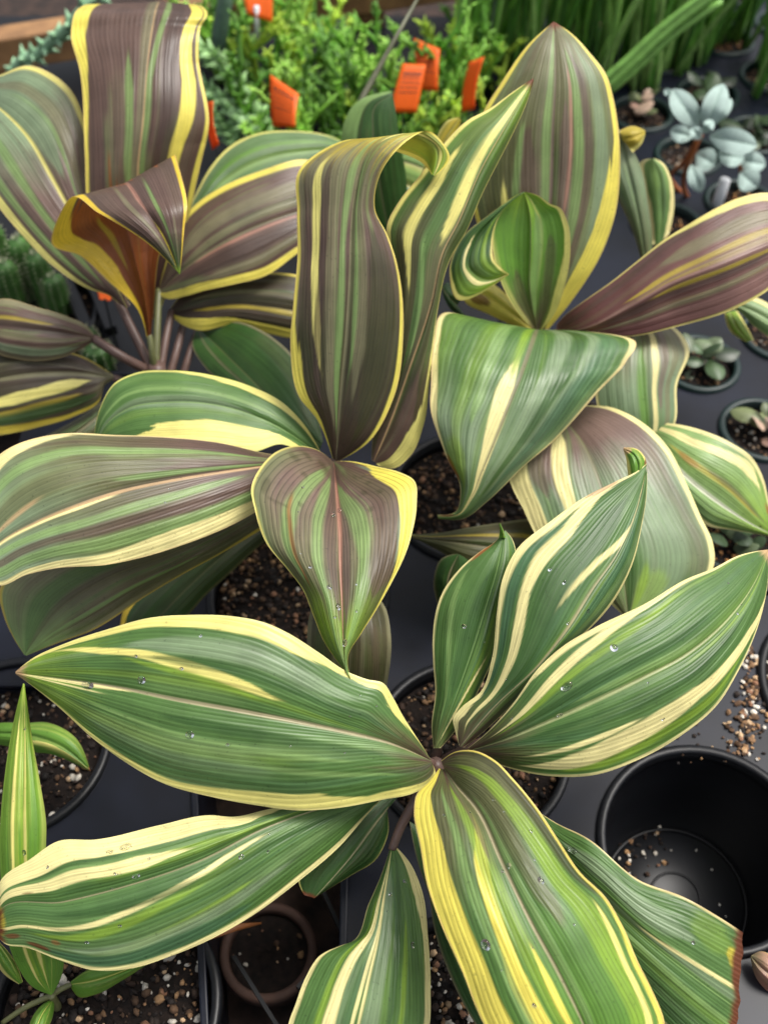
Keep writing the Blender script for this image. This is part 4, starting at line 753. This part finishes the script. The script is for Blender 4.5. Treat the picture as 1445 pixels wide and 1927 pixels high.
leaf(D, [(1195,800,.110),(1240,842,.118),(1283,892,.115),(1354,949,.100),(1415,988,.085),(1465,1012,.07)],
  [(1198,796),(1230,795),(1272,798),(1330,813),(1375,833),(1415,862),(1436,902),(1446,945),(1465,1008)], [(1195,806),(1235,860),(1290,950),(1330,989),(1375,997),(1440,1008),(1466,1014)],
  'G', dl=.008, dr=.006, mcol='cream', ml=[(0,.08),(.2,.1),(.5,.06),(1,.06)], mr=[(0,.15),(.5,.2),(.7,.06),(1,.05)], base=[(0,'khaki'),(.2,'lgreen'),(.6,'lgreen'),(1,'lime')], stripes=[('cream',[(0,-.7),(.3,-.66),(.6,-.82)],.09,.0,.8),('gold',[(.2,-.3),(1,-.35)],.04,.2,.9),('olive',[(.4,-.35),(1,-.4)],.04,.45,.95)], rib='white', ribw=.045, edge=None, streak_k=.6, patches=[('rust',.9,-.85,.10,.10,.8),('rust',.35,-.3,.08,.08,.5),('dolive',.88,-.12,.010,.05,1)])
leaf(D, [(1060,640,.130),(1130,630,.158),(1200,626,.168),(1205,680,.160),(1210,740,.145),(1215,800,.125),(1215,860,.10)],
  [(1060,642),(1110,640),(1135,640),(1122,690),(1120,745),(1140,805),(1210,860)], [(1060,636),(1180,618),(1262,613),(1296,658),(1274,722),(1270,795),(1220,862)],
  'S', stations=True, dl=.01, dr=[(0,0),(.3,.012),(.45,.02),(.7,.010),(1,0)], mcol='cream', ml=.05, mr=[(0,.1),(.3,.12),(.5,.08),(1,.05)], base=[(0,'khaki'),(.4,'khaki'),(.6,'sage'),(1,'green')], stripes=[('cream',[(.2,.28),(1,.35)],.07,.2,1),('khaki',[(.2,.72),(1,.7)],.08,.2,1),('bgreen',[(.4,0),(1,0)],.10,.4,1),('mauve',[(.2,.5),(.7,.5)],.10,.2,.8)], rib=None, edge=None)
leaf(D, [(1250,590,.110),(1340,568,.125),(1410,582,.128),(1455,606,.122),(1530,655,.10)], [(1250,585),(1340,545),(1418,558),(1460,580),(1530,650)], [(1250,595),(1330,592),(1386,584),(1416,612),(1460,642),(1530,660)], 'S', base=[(0,'sage'),(1,'lgreen')], mcol='cream', ml=.35, mr=.06, edge=None, rib=None, streak_k=.4)
leaf(D, [(1372,586,.105),(1385,615,.105),(1408,642,.095)], [(1362,590),(1372,622),(1404,644)], [(1386,584),(1402,610),(1418,640)], 'B', base=[(0,'lime'),(1,'lime')], mcol='pyellow', ml=.35, mr=.2, edge=None, nstreak=6)
for q in ([(1018,615,.152),(1016,635,.135),(1010,670,.10)], [(1052,624,.160),(1035,640,.140),(1012,675,.10)], [(1060,746,.135),(1040,725,.12),(1000,715,.07)], [(1195,800,.11),(1100,760,.09),(1000,735,.06)], [(1060,640,.13),(1035,660,.11),(1008,690,.08)]): stalk(D, q, .004, .005, 'darkrib')

# ---- young narrow leaved plants, bottom left
E = plant(108, 1895, 'young ti plant with narrow lime green striped leaves in the perlite pot', -0.008, group='young narrow leaved plants')
leaf(E, [(97,1872,.020),(72,1800,.050),(50,1690,.090),(44,1560,.120),(45,1450,.135),(46,1350,.140),(45,1286,.138)], [(95,1872),(60,1856),(35,1822),(10,1750),(2,1660),(0,1580),(8,1470),(28,1350),(44,1286)], [(100,1870),(118,1832),(122,1795),(105,1700),(88,1610),(88,1550),(76,1470),(60,1380),(47,1287)],
  'B', mcol='brown', dl=.006, dr=.006, base=[(0,'bgreen'),(.5,'bgreen'),(1,'lime')], stripes=[('lime',[(0,.05),(1,.1)],.22,.0,1),('pyellow',[(0,.05),(1,.12)],.06,.0,1),('pyellow',[(0,-.45),(1,-.45)],.07,.0,.95),('lime',[(0,-.3),(1,-.25)],.10,0,1)], rib=None, edge='maroon', drops=5)
leaf(E, [(133,1852,.012),(165,1848,.024),(220,1832,.03),(290,1800,.03)], [(133,1848),(160,1828),(220,1812),(290,1796)], [(135,1860),(148,1876),(180,1872),(226,1848),(290,1806)], 'B', edge='maroon', stripes=[('lime',[(0,.0),(1,0)],.1,0,1)], rib='pyellow')
leaf(E, [(101,1880,.012),(82,1905,.02),(62,1960,.02)], [(100,1878),(78,1892),(55,1940),(62,1962)], [(103,1882),(102,1905),(84,1945),(64,1962)], 'B', edge='maroon', rib='pyellow')
leaf(E, [(40,1850,.03),(20,1815,.045),(-10,1770,.05)], [(36,1852),(5,1830),(-15,1772)], [(44,1848),(30,1810),(-5,1768)], 'B', mcol='pyellow', ml=.3, mr=.2, rib=None)
stalk(E, [(97,1874,.016),(60,1890,.010),(5,1925,-.005)], .0022, .0018, 'olive'); stalk(E, [(97,1874,.016),(118,1860,.012),(136,1852,.012)], .0022, .0018, 'olive'); stalk(E, [(108,1895,-.012),(103,1885,.005),(97,1872,.018)], .0035, .003, 'olive', 'stem')
F_ = plant(-70, 1385, 'young plant with a bright green leaf tip over the dark pot', -0.012, group='young narrow leaved plants')
leaf(F_, [(-60,1385,.02),(0,1380,.045),(60,1385,.055),(110,1402,.055),(171,1450,.045)], [(-60,1375),(0,1360),(50,1360),(87,1359),(140,1385),(170,1448)], [(-60,1395),(0,1402),(64,1416),(94,1419),(143,1438),(171,1452)], 'B', edge='maroon', stripes=[('pyellow',[(0,.3),(1,.3)],.08,.4,1)], rib=None, tipcol='rust')
stalk(F_, [(-70,1385,-.015),(-66,1385,.005),(-60,1385,.02)], .003, .0025, 'olive', 'stem')
# ------------------------------------------------------------------ background plants, tags, small things
def atY(x, y, Y):
    d = ray(x, y); t = Y / d[1]; return np.array([d[0]*t, Y, CAM_Z + d[2]*t])
PC['silver'] = lin((166,186,178)); PC['silverd'] = lin((122,148,134))
PAL['V'] = ('silver', ['silver','silverd'], .4)
GRN = [lin(c) for c in ((116,172,70),(88,146,52),(140,190,92),(74,120,46),(160,196,74))]
# bright green branching succulents
def branching(x, y, n, h, seed, label):
    r = random.Random(seed); t = empty('branching_succulent', (x, y, -.014), label, 'succulent', 'bright green branching succulents')
    def shoot(mb, p, d, L, R0, c, depth):
        k = 6; pts = [p]
        for i in range(k): d = (d + Vector((r.gauss(0,.12), r.gauss(0,.12), .07))).normalized(); pts.append(pts[-1] + d * L / k)
        mb.tube(pts, [R0, R0, R0*.95, R0*.9, R0*.85, R0*.75, R0*.45], 6, c)
        for i in range(1, k + 1):
            for _ in range(3 if i > 2 else 1):
                b = r.uniform(0, 6.28); e = (Vector((math.cos(b), math.sin(b), 0))*.8 + d*r.uniform(.5, 1.1)).normalized(); l = r.uniform(.007, .015)
                q = pts[i] + (pts[i-1] - pts[i]) * r.random()
                mb.tube([q, q + e*l*.55, q + e*l], [R0*.32, R0*.5, R0*.06], 5, c * r.uniform(.9, 1.5))
        if depth:
            for _ in range(r.choice([2, 3, 3])):
                i = r.randint(2, k); b = r.uniform(0, 6.28)
                shoot(mb, pts[i], (Vector((math.cos(b), math.sin(b), r.uniform(.5, 1.6)))).normalized(), L*r.uniform(.35, .6), R0*.8, c * r.uniform(.95, 1.3), depth - 1)
    for s in range(n):
        mb = MB(); a = r.uniform(0, 6.28); q = r.uniform(0, .03); lean = r.uniform(.1, .6)
        p = Vector((x + q*math.cos(a), y + q*math.sin(a), -.016)); d = Vector((lean*math.cos(a), lean*math.sin(a), 1)).normalized()
        shoot(mb, p, d, h * r.uniform(.5, 1.05), .0042, r.choice(GRN) * np.array([1.15, 1.05, .8]) * r.uniform(.75, 1.15), 1)
        mb.build('stem', M_SUCC, t)
BL = ['bright green branching succulent in front of the wooden rail', 'bright green branching succulent behind the slanted orange tag', 'bright green branching succulent around the pair of orange tags', 'bright green branching succulent behind the thin dark stalk']
k = 0
for (px, py, lab) in ((440,95,0),(500,105,0),(550,150,1),(598,120,0),(640,165,1),(700,150,3),(585,235,1),(640,255,1),(690,225,3),(760,170,3),(845,170,2),(850,240,2),(530,235,1),(895,120,2),(840,90,2),(540,50,0),(600,55,0),(420,50,0),(735,250,3),(800,235,2)):
    p = at(px, py + 45, 0); branching(p[0], p[1], 6, .12, 100 + k, BL[lab]); k += 1
# tall pencil stems, upper right
def pencil(x, y, n, h, seed, lean, label):
    r = random.Random(seed); t = empty('pencil_cactus', (x, y, -.014), label, 'cactus', 'tall green pencil cacti')
    for s in range(n):
        a = r.uniform(0, 6.28); q = r.uniform(.0, .034); L = h * r.uniform(.6, 1.15)
        p = Vector((x + q*math.cos(a), y + q*math.sin(a), -.016)); e = Vector((r.gauss(lean, .11), r.gauss(0, .09), 1)).normalized()
        R0 = r.uniform(.0028, .0048); c = r.choice([lin(v) for v in ((112,168,66),(90,146,56),(134,182,88),(72,118,48),(148,188,104))]) * r.uniform(.8, 1.15)
        bend = Vector((r.gauss(0, .02), r.gauss(0, .02), 0))
        V, F = [], []; pts = [p + e*L*i/6 + bend*(i/6)**2 for i in range(7)]
        seg = 10; V, F = tube_geo(pts, [R0*.9] + [R0]*5 + [R0*.55], seg)
        V = [Vector(v) if False else v for v in V]
        for i in range(7):                                         # ribbed section
            for kk in range(0, seg, 2): V[i*seg+kk] = pts[i] + (V[i*seg+kk] - pts[i]) * .72
        mb = MB(); mb.add(V, F, c); mb.build('stem', M_SUCC, t)
k = 0
for px, py in ((890,90),(945,60),(1000,60),(1060,70),(1110,95),(1165,75),(1215,100),(1265,60),(1320,50),(1225,40),(1150,20),(1060,10),(960,5),(1290,20),(1380,5),(1440,60),(1450,110)):
    p = at(px, py + 60, 0); pencil(p[0], p[1], 15, .27, 300 + k, .05 if px < 1250 else .12, 'tall green pencil cactus standing behind the tall olive leaf' if px < 1180 else 'tall green pencil cactus behind the silver leaved plant'); k += 1
t = empty('leaning_cactus', at(1150, 160, 0), 'pale green ribbed cactus stem leaning far over to the right', 'cactus')
Y0 = at(1150, 160, .06)[1]
for q, (o1, o2, rr) in enumerate(((0, 0, .0075), (9, 14, .006), (-12, -6, .0055))):
    P = [atY(1135 + o1, 168 + o1*.6, Y0), atY(1190 + o1, 118 + o2*.6, Y0 + .01), atY(1250 + o1, 62 + o2*.7, Y0 + .02), atY(1345 + o2, -12 + o2, Y0 + .03)]
    S_, _ = spline(np.array(P), n=18); V, F = tube_geo(S_, np.interp(np.linspace(0,1,18), [0,.2,.9,1], [rr*.9, rr, rr*.9, rr*.6]), 12)
    for i in range(18):
        for kk in range(0, 12, 2): V[i*12+kk] = Vector(S_[i]) + (V[i*12+kk] - Vector(S_[i])) * .7
    mb = MB(); mb.add(V, F, lin((126,176,84))); mb.build('stem', M_SUCC, t)
# spiny trailing stems
def spiny(label, pts, r, c, seed):
    rr = random.Random(seed); P = np.array([at(*p) for p in pts]); S_, _ = spline(P, n=40, prm=np.linspace(0, 1, len(P)))
    t = empty('spiny_succulent', tuple(S_[0]), label, 'succulent', 'spiny trailing succulent stems')
    mb = MB(); mb.tube(S_, np.interp(np.linspace(0,1,40), [0,.8,1], [r, r*.9, r*.4]), 8, c); st = mb.build('stem', M_SUCC, t)
    mb = MB()
    for i in range(2, 39, 5):
        tg = Vector(S_[min(i+1, 39)] - S_[i-1]).normalized(); a = tg.cross(Vector((0,0,1))).normalized(); b = tg.cross(a)
        for s in range(4):
            w = s*math.pi/2 + i*.4 ; e = (a*math.cos(w) + b*math.sin(w))
            p = Vector(S_[i]); mb.tube([p + e*r*.6, p + e*r*1.5 + tg*r*.5, p + e*r*2.3 + tg*r*.9], [r*.85, r*.35, r*.03], 5, np.array(c) * rr.uniform(.9, 1.25))
    mb.build('spines', M_SUCC, t)
spiny('pale green spiny stem climbing past the wooden rail', [(20,145,.05),(45,112,.08),(70,102,.09),(98,78,.115),(130,52,.145),(165,8,.18),(200,-15,.19)], .0075, lin((150,190,150)), 1)
spiny('pale green spiny stem arching beside the rolled purple leaf', [(515,260,.02),(480,200,.055),(440,150,.085),(405,110,.105),(370,95,.11)], .0085, lin((150,190,124)), 2)
spiny('pale green spiny stem lying below the arching one', [(500,275,.02),(460,235,.045),(420,190,.06),(375,165,.07)], .0080, lin((146,186,126)), 3)
spiny('short spiny stem low beside the arching stems', [(470,290,.01),(430,250,.03),(385,205,.05)], .0075, lin((136,178,114)), 4)
g = MB(); Yb = at(415, 105, .06)[1]; g.tube([atY(408,115,Yb), atY(414,60,Yb), atY(424,0,Yb), atY(428,-40,Yb)], [.010,.011,.010,.006], 10, lin((96,122,104)))
tag(g.build('blue_grey_cactus', M_SUCC), 'smooth blue-grey cactus column left of the orange tags', 'cactus')
st = MB(); st.tube([atY(652,262,1.02), atY(684,180,1.06), atY(735,88,1.10), atY(792,-14,1.14)], [.0042,.0036,.0026,.0016], 8, lin((84,86,62)))
tag(st.build('bare_stalk', M_STALK), 'thin dark bare stalk leaning across the green succulents', 'stalk')
# columnar cacti at left, and one tiny cactus
def column(px, py, h, r, seed, label, grp='small columnar cacti'):
    rr = random.Random(seed); b = at(px, py, -.014); t = empty('columnar_cactus', b, label, 'cactus', grp)
    N = 20; V = []; F = []; zs = np.linspace(0, 1, 14)
    for i, z in enumerate(zs):
        q = r * (1 - max(0, (z - .82) / .18) ** 2 * .85) * (1 + .05 * math.sin(i * 1.7))
        for k in range(N): V.append((b[0] + q*(1 if k % 2 else .70)*math.cos(2*math.pi*k/N), b[1] + q*(1 if k % 2 else .70)*math.sin(2*math.pi*k/N), b[2] + h*z))
    for i in range(13):
        for k in range(N): F.append((i*N+k, i*N+(k+1)%N, (i+1)*N+(k+1)%N, (i+1)*N+k))
    F.append(tuple(13*N+k for k in range(N)))
    mb = MB(); mb.add(V, F, lin((88,132,66)) * rr.uniform(.7, 1.1)); mb.build('body', M_SUCC, t)
    mb = MB()
    for i in range(1, 14):
        for k in range(1, N, 2):
            p = Vector(V[i*N+k]); e = (p - Vector((b[0], b[1], p.z))).normalized()
            mb.tube([p, p + e*.003 + Vector((0,0,.002))], [.0008, .0002], 4, lin((190,195,160)) * rr.uniform(.7, 1))
    sp_ = mb.build('spines', M_SUCC, t); sp_['kind'] = 'stuff'
for q, (px, py, h) in enumerate(((8,575,.085),(40,590,.075),(66,560,.085),(95,575,.075),(118,590,.055),(20,540,.09),(80,540,.08),(-20,590,.08))):
    column(px, py, h, .0135, q, 'small green ribbed cactus in the cluster beyond the purple left leaf')
column(192, 690, .03, .016, 31, 'tiny round green cactus between the purple leaf stalks', 'tiny cacti')
column(170, 660, .03, .012, 32, 'tiny round green cactus beside the purple leaf stalk', 'tiny cacti')
cl = MB(); p0 = at(130, 560, -.014)
mbp = pot(60, 590, .075, M_BLACK, 'black pot holding the cluster of ribbed cacti', 'large black plant pots behind', depth=.09, soil=-.010, chips=120, wts=WB)
# dark folded plastic between left plants
for q, (x0_, y0_, x1_, y1_) in enumerate(((150,480,215,640),(120,520,180,660))):
    s_ = MB(); p0 = at(x0_, y0_, -.01); p1 = at(x1_, y1_, -.01); rounded_bar(s_, p0[0], p0[1], p1[0], p1[1], DECK + .001, .012, .012)
    tag(s_.build('black_pipe', M_BLACK, None, False), 'black plastic edging strip beside the ribbed cacti', 'strip', 'black edging strips')
# orange tags
def tag_card(label, quad, Y, lean=0.0, lines=5, stake=None, tw=.0008):
    """quad: top-left, top-right, bottom-right, bottom-left"""
    c = [Vector(atY(x, y, Y + dy + (.035 if q < 2 else 0))) for q, (x, y, dy) in enumerate(quad)]
    nrm = (c[1]-c[0]).cross(c[3]-c[0]).normalized()
    if nrm.y > 0: nrm = -nrm
    cen = sum(c, Vector())/4; low = (c[2]+c[3])/2
    t = empty('plant_tag', (low.x, low.y, -.014), label, 'tag', 'orange plant tags')
    n, m = 10, 7; P = np.zeros((n, m, 3))
    for i in range(n):
        for j in range(m):
            u, v = j/(m-1), i/(n-1)
            p = (c[0]*(1-u) + c[1]*u)*(1-v) + (c[3]*(1-u) + c[2]*u)*v + nrm * .003 * math.sin(math.pi*v)
            P[i, j] = p
    me = grid_mesh('card', P); o = link('card', me, M_ORANGE, t); sm = o.modifiers.new('thick', 'SOLIDIFY'); sm.thickness = tw
    r = random.Random(int(quad[0][0]))
    for q in range(lines):
        v = .18 + .10 * q; mb = MB(); u = .16
        while u < .84:
            w = r.uniform(.04, .12); hh = .055 if q == 0 else .022
            if u + w > .88: break
            pts = []
            for (uu, vv) in ((u, v), (u+w, v), (u+w, v+hh), (u, v+hh)):
                p = (c[0]*(1-uu) + c[1]*uu)*(1-vv) + (c[3]*(1-uu) + c[2]*uu)*vv + nrm * (.003 * math.sin(math.pi*vv) + .0012); pts.append(p)
            mb.add(pts, [(0,1,2,3)]); u += w + r.uniform(.015, .04)
        mb.build('print_line', M_INK, t, False)
    if stake:
        mb = MB(); p0 = Vector(atY(*stake[0], Y + .004)); p1 = Vector(atY(*stake[1], Y + .004)); mb.tube([p0, p1], [.0035, .003], 8); mb.build('stake', M_WHITE, t)
    else:
        mb = MB(); mb.tube([low + nrm*-.001, Vector((low.x, low.y, -.018))], [.0012, .001], 6); mb.build('stake', M_BLACK, t)
tag_card('orange tag with a slanted top standing alone in the green succulents', [(509,140,.012),(563,178,-.012),(556,240,-.012),(514,238,.012)], 1.13)
tag_card('orange tag tilted in front of another tag', [(757,120,0),(802,122,0),(784,212,0),(731,212,0)], 1.16)
tag_card('orange tag standing behind the tilted tag', [(779,72,.008),(828,93,-.008),(824,172,-.008),(790,168,.008)], 1.22)
tag_card('narrow orange tag turned nearly edge on beside the tall olive leaf', [(884,117,.02),(911,107,-.02),(893,205,-.02),(869,212,.02)], 1.17, lines=0)
tag_card('orange tag with a white stake in front of the wooden rail', [(450,-45,.0),(515,-45,0),(513,42,0),(465,26,0)], 1.36, lines=2, stake=((483,12),(484,72)))
tag_card('orange tag just showing beside the rolled purple leaf edge', [(393,192,.01),(402,190,-.01),(413,272,-.01),(401,282,.01)], 1.02, lines=0)
tag_card('orange tag corner low under the left purple leaf', [(184,548,0),(210,546,0),(208,566,0),(188,564,0)], .88, lines=0)
w_ = MB(); Yw = at(1360, 385, .0)[1]; q0, q1 = atY(1345, 395, Yw), atY(1364, 338, Yw)
w_.tube([q0, (q0 + q1)/2, q1, q1 + (q1-q0)*.04], [.006, .0068, .0065, .003], 12)
tag(w_.build('white_tag', M_WHITE), 'white plastic marker standing in a small pot behind the maroon leaf', 'marker')
# silver felt-leaved plant
Sv = empty('silver_plant', at(1295, 375, -.01), 'silver felt-leaved plant in a small pot beside the tall olive leaf', 'plant')
def oval(parent, base, tip, w, z0, z1, kind='V', mat=M_FELT, cup=-.004, **k):
    bx, by = base; tx, ty = tip; dx, dy = tx-bx, ty-by; L = math.hypot(dx, dy); nx, ny = -dy/L, dx/L
    ks = [(0,.12),(.2,.7),(.5,1),(.75,.85),(.92,.45),(1,.02)]
    M_ = [(bx+dx*t, by+dy*t, z0+(z1-z0)*t + .008*math.sin(math.pi*t)) for t, _ in ks]
    L_ = [(bx+dx*t+nx*w/2*q, by+dy*t+ny*w/2*q) for t, q in ks]; R2 = [(bx+dx*t-nx*w/2*q, by+dy*t-ny*w/2*q) for t, q in ks]
    o = leaf(parent, M_, L_, R2, kind, stations=True, dl=cup, dr=cup, bow=.002, nstreak=4, edge=k.pop('edge', None), rib=k.pop('rib', 'silverd'), **k)
    o.data.materials[0] = mat; return o
for b_, t_, w_, za, zb in (((1326,244),(1361,158),46,.10,.14),((1342,232),(1376,186),24,.10,.12),((1314,240),(1264,168),48,.10,.13),((1334,256),(1424,274),50,.10,.11),((1302,258),(1260,246),34,.10,.105),((1318,262),(1300,240),24,.105,.12),((1322,250),(1340,226),22,.105,.12),
    ((1310,290),(1345,310),46,.06,.05),((1350,290),(1400,298),40,.06,.06),((1392,325),(1424,352),48,.05,.04),((1300,310),(1318,362),32,.06,.04),((1262,180),(1250,168),14,.12,.13),((1390,300),(1440,310),40,.05,.05)):
    oval(Sv, b_, t_, w_, za, zb)
for q in ([(1295,375,-.012),(1285,340,.03),(1305,285,.08),(1320,252,.10)], [(1295,375,-.012),(1262,340,.01),(1290,300,.06),(1310,262,.09)], [(1390,350,-.01),(1394,330,.03),(1392,310,.05)]): stalk(Sv, q, .0032, .0022, 'rust', 'stem')
# small rosettes in the little pots
def rosette(x, y, r, n, cols, seed, label, grp='small dark plants in the green pots', h=.03):
    rr = random.Random(seed); t = empty('small_plant', (x, y, -.011), label, 'plant', grp)
    for i in range(n):
        a = i*2.4 + rr.uniform(-.3,.3); q = r * rr.uniform(.5, 1.1); el = rr.uniform(.15, 1.2)
        e = Vector((math.cos(a)*math.cos(el), math.sin(a)*math.cos(el), math.sin(el))); sd_ = Vector((-math.sin(a), math.cos(a), 0)); up = e.cross(sd_)
        base = Vector((x + rr.gauss(0,.008), y + rr.gauss(0,.008), -.012 + h*rr.random()))
        P = np.zeros((7, 5, 3)); c = np.array(rr.choice(cols)) * rr.uniform(.7, 1.2)
        for ii in range(7):
            tt = ii/6; ww = math.sin(math.pi*min(1, tt*.92+.06))**.7 * q*.36
            for jj in range(5):
                s = jj/2 - 1; P[ii, jj] = base + e*q*tt + sd_*s*ww - up*abs(s)**2*ww*.35 - Vector((0,0,1))*q*.25*tt*tt
        me = grid_mesh('leaf', P, np.broadcast_to(c, (7,5,3)).copy()); link('leaf', me, M_SUCC, t)
DK = [lin(c) for c in ((52,70,44),(70,92,58),(44,56,38),(96,110,80))]; PK = [lin(c) for c in ((150,120,105),(120,130,85),(90,100,66),(176,150,130))]
ss = sorted(small, key=lambda p: (p[1], p[0]))
for k, (x, y) in enumerate(ss):
    if math.hypot(x - Sv.location.x, y - Sv.location.y) < .09: continue
    if k % 4 == 3 or y > 1.45: continue
    rosette(x, y + .006, .030 if k % 3 else .036, 10 + k % 4, PK if k % 3 == 1 else DK, 700 + k, 'small pinkish green plant in a little dark pot' if k % 3 == 1 else 'small dark green plant in a little dark pot', 'small pinkish plants in the green pots' if k % 3 == 1 else 'small dark plants in the green pots')
PL = empty('fallen_leaf_plant', at(1470, 1840, -.02), 'pinkish brown leaf lying low beside the empty pot', 'plant')
leaf(PL, [(1500,1860,.0),(1450,1835,.012),(1412,1800,.010)], [(1500,1880),(1450,1870),(1425,1845),(1411,1802)], [(1500,1840),(1455,1800),(1430,1790),(1413,1798)], 'M', base=[(0,'lmaroon'),(.5,'pink'),(1,'khaki')], edge=None, rib='maroon')
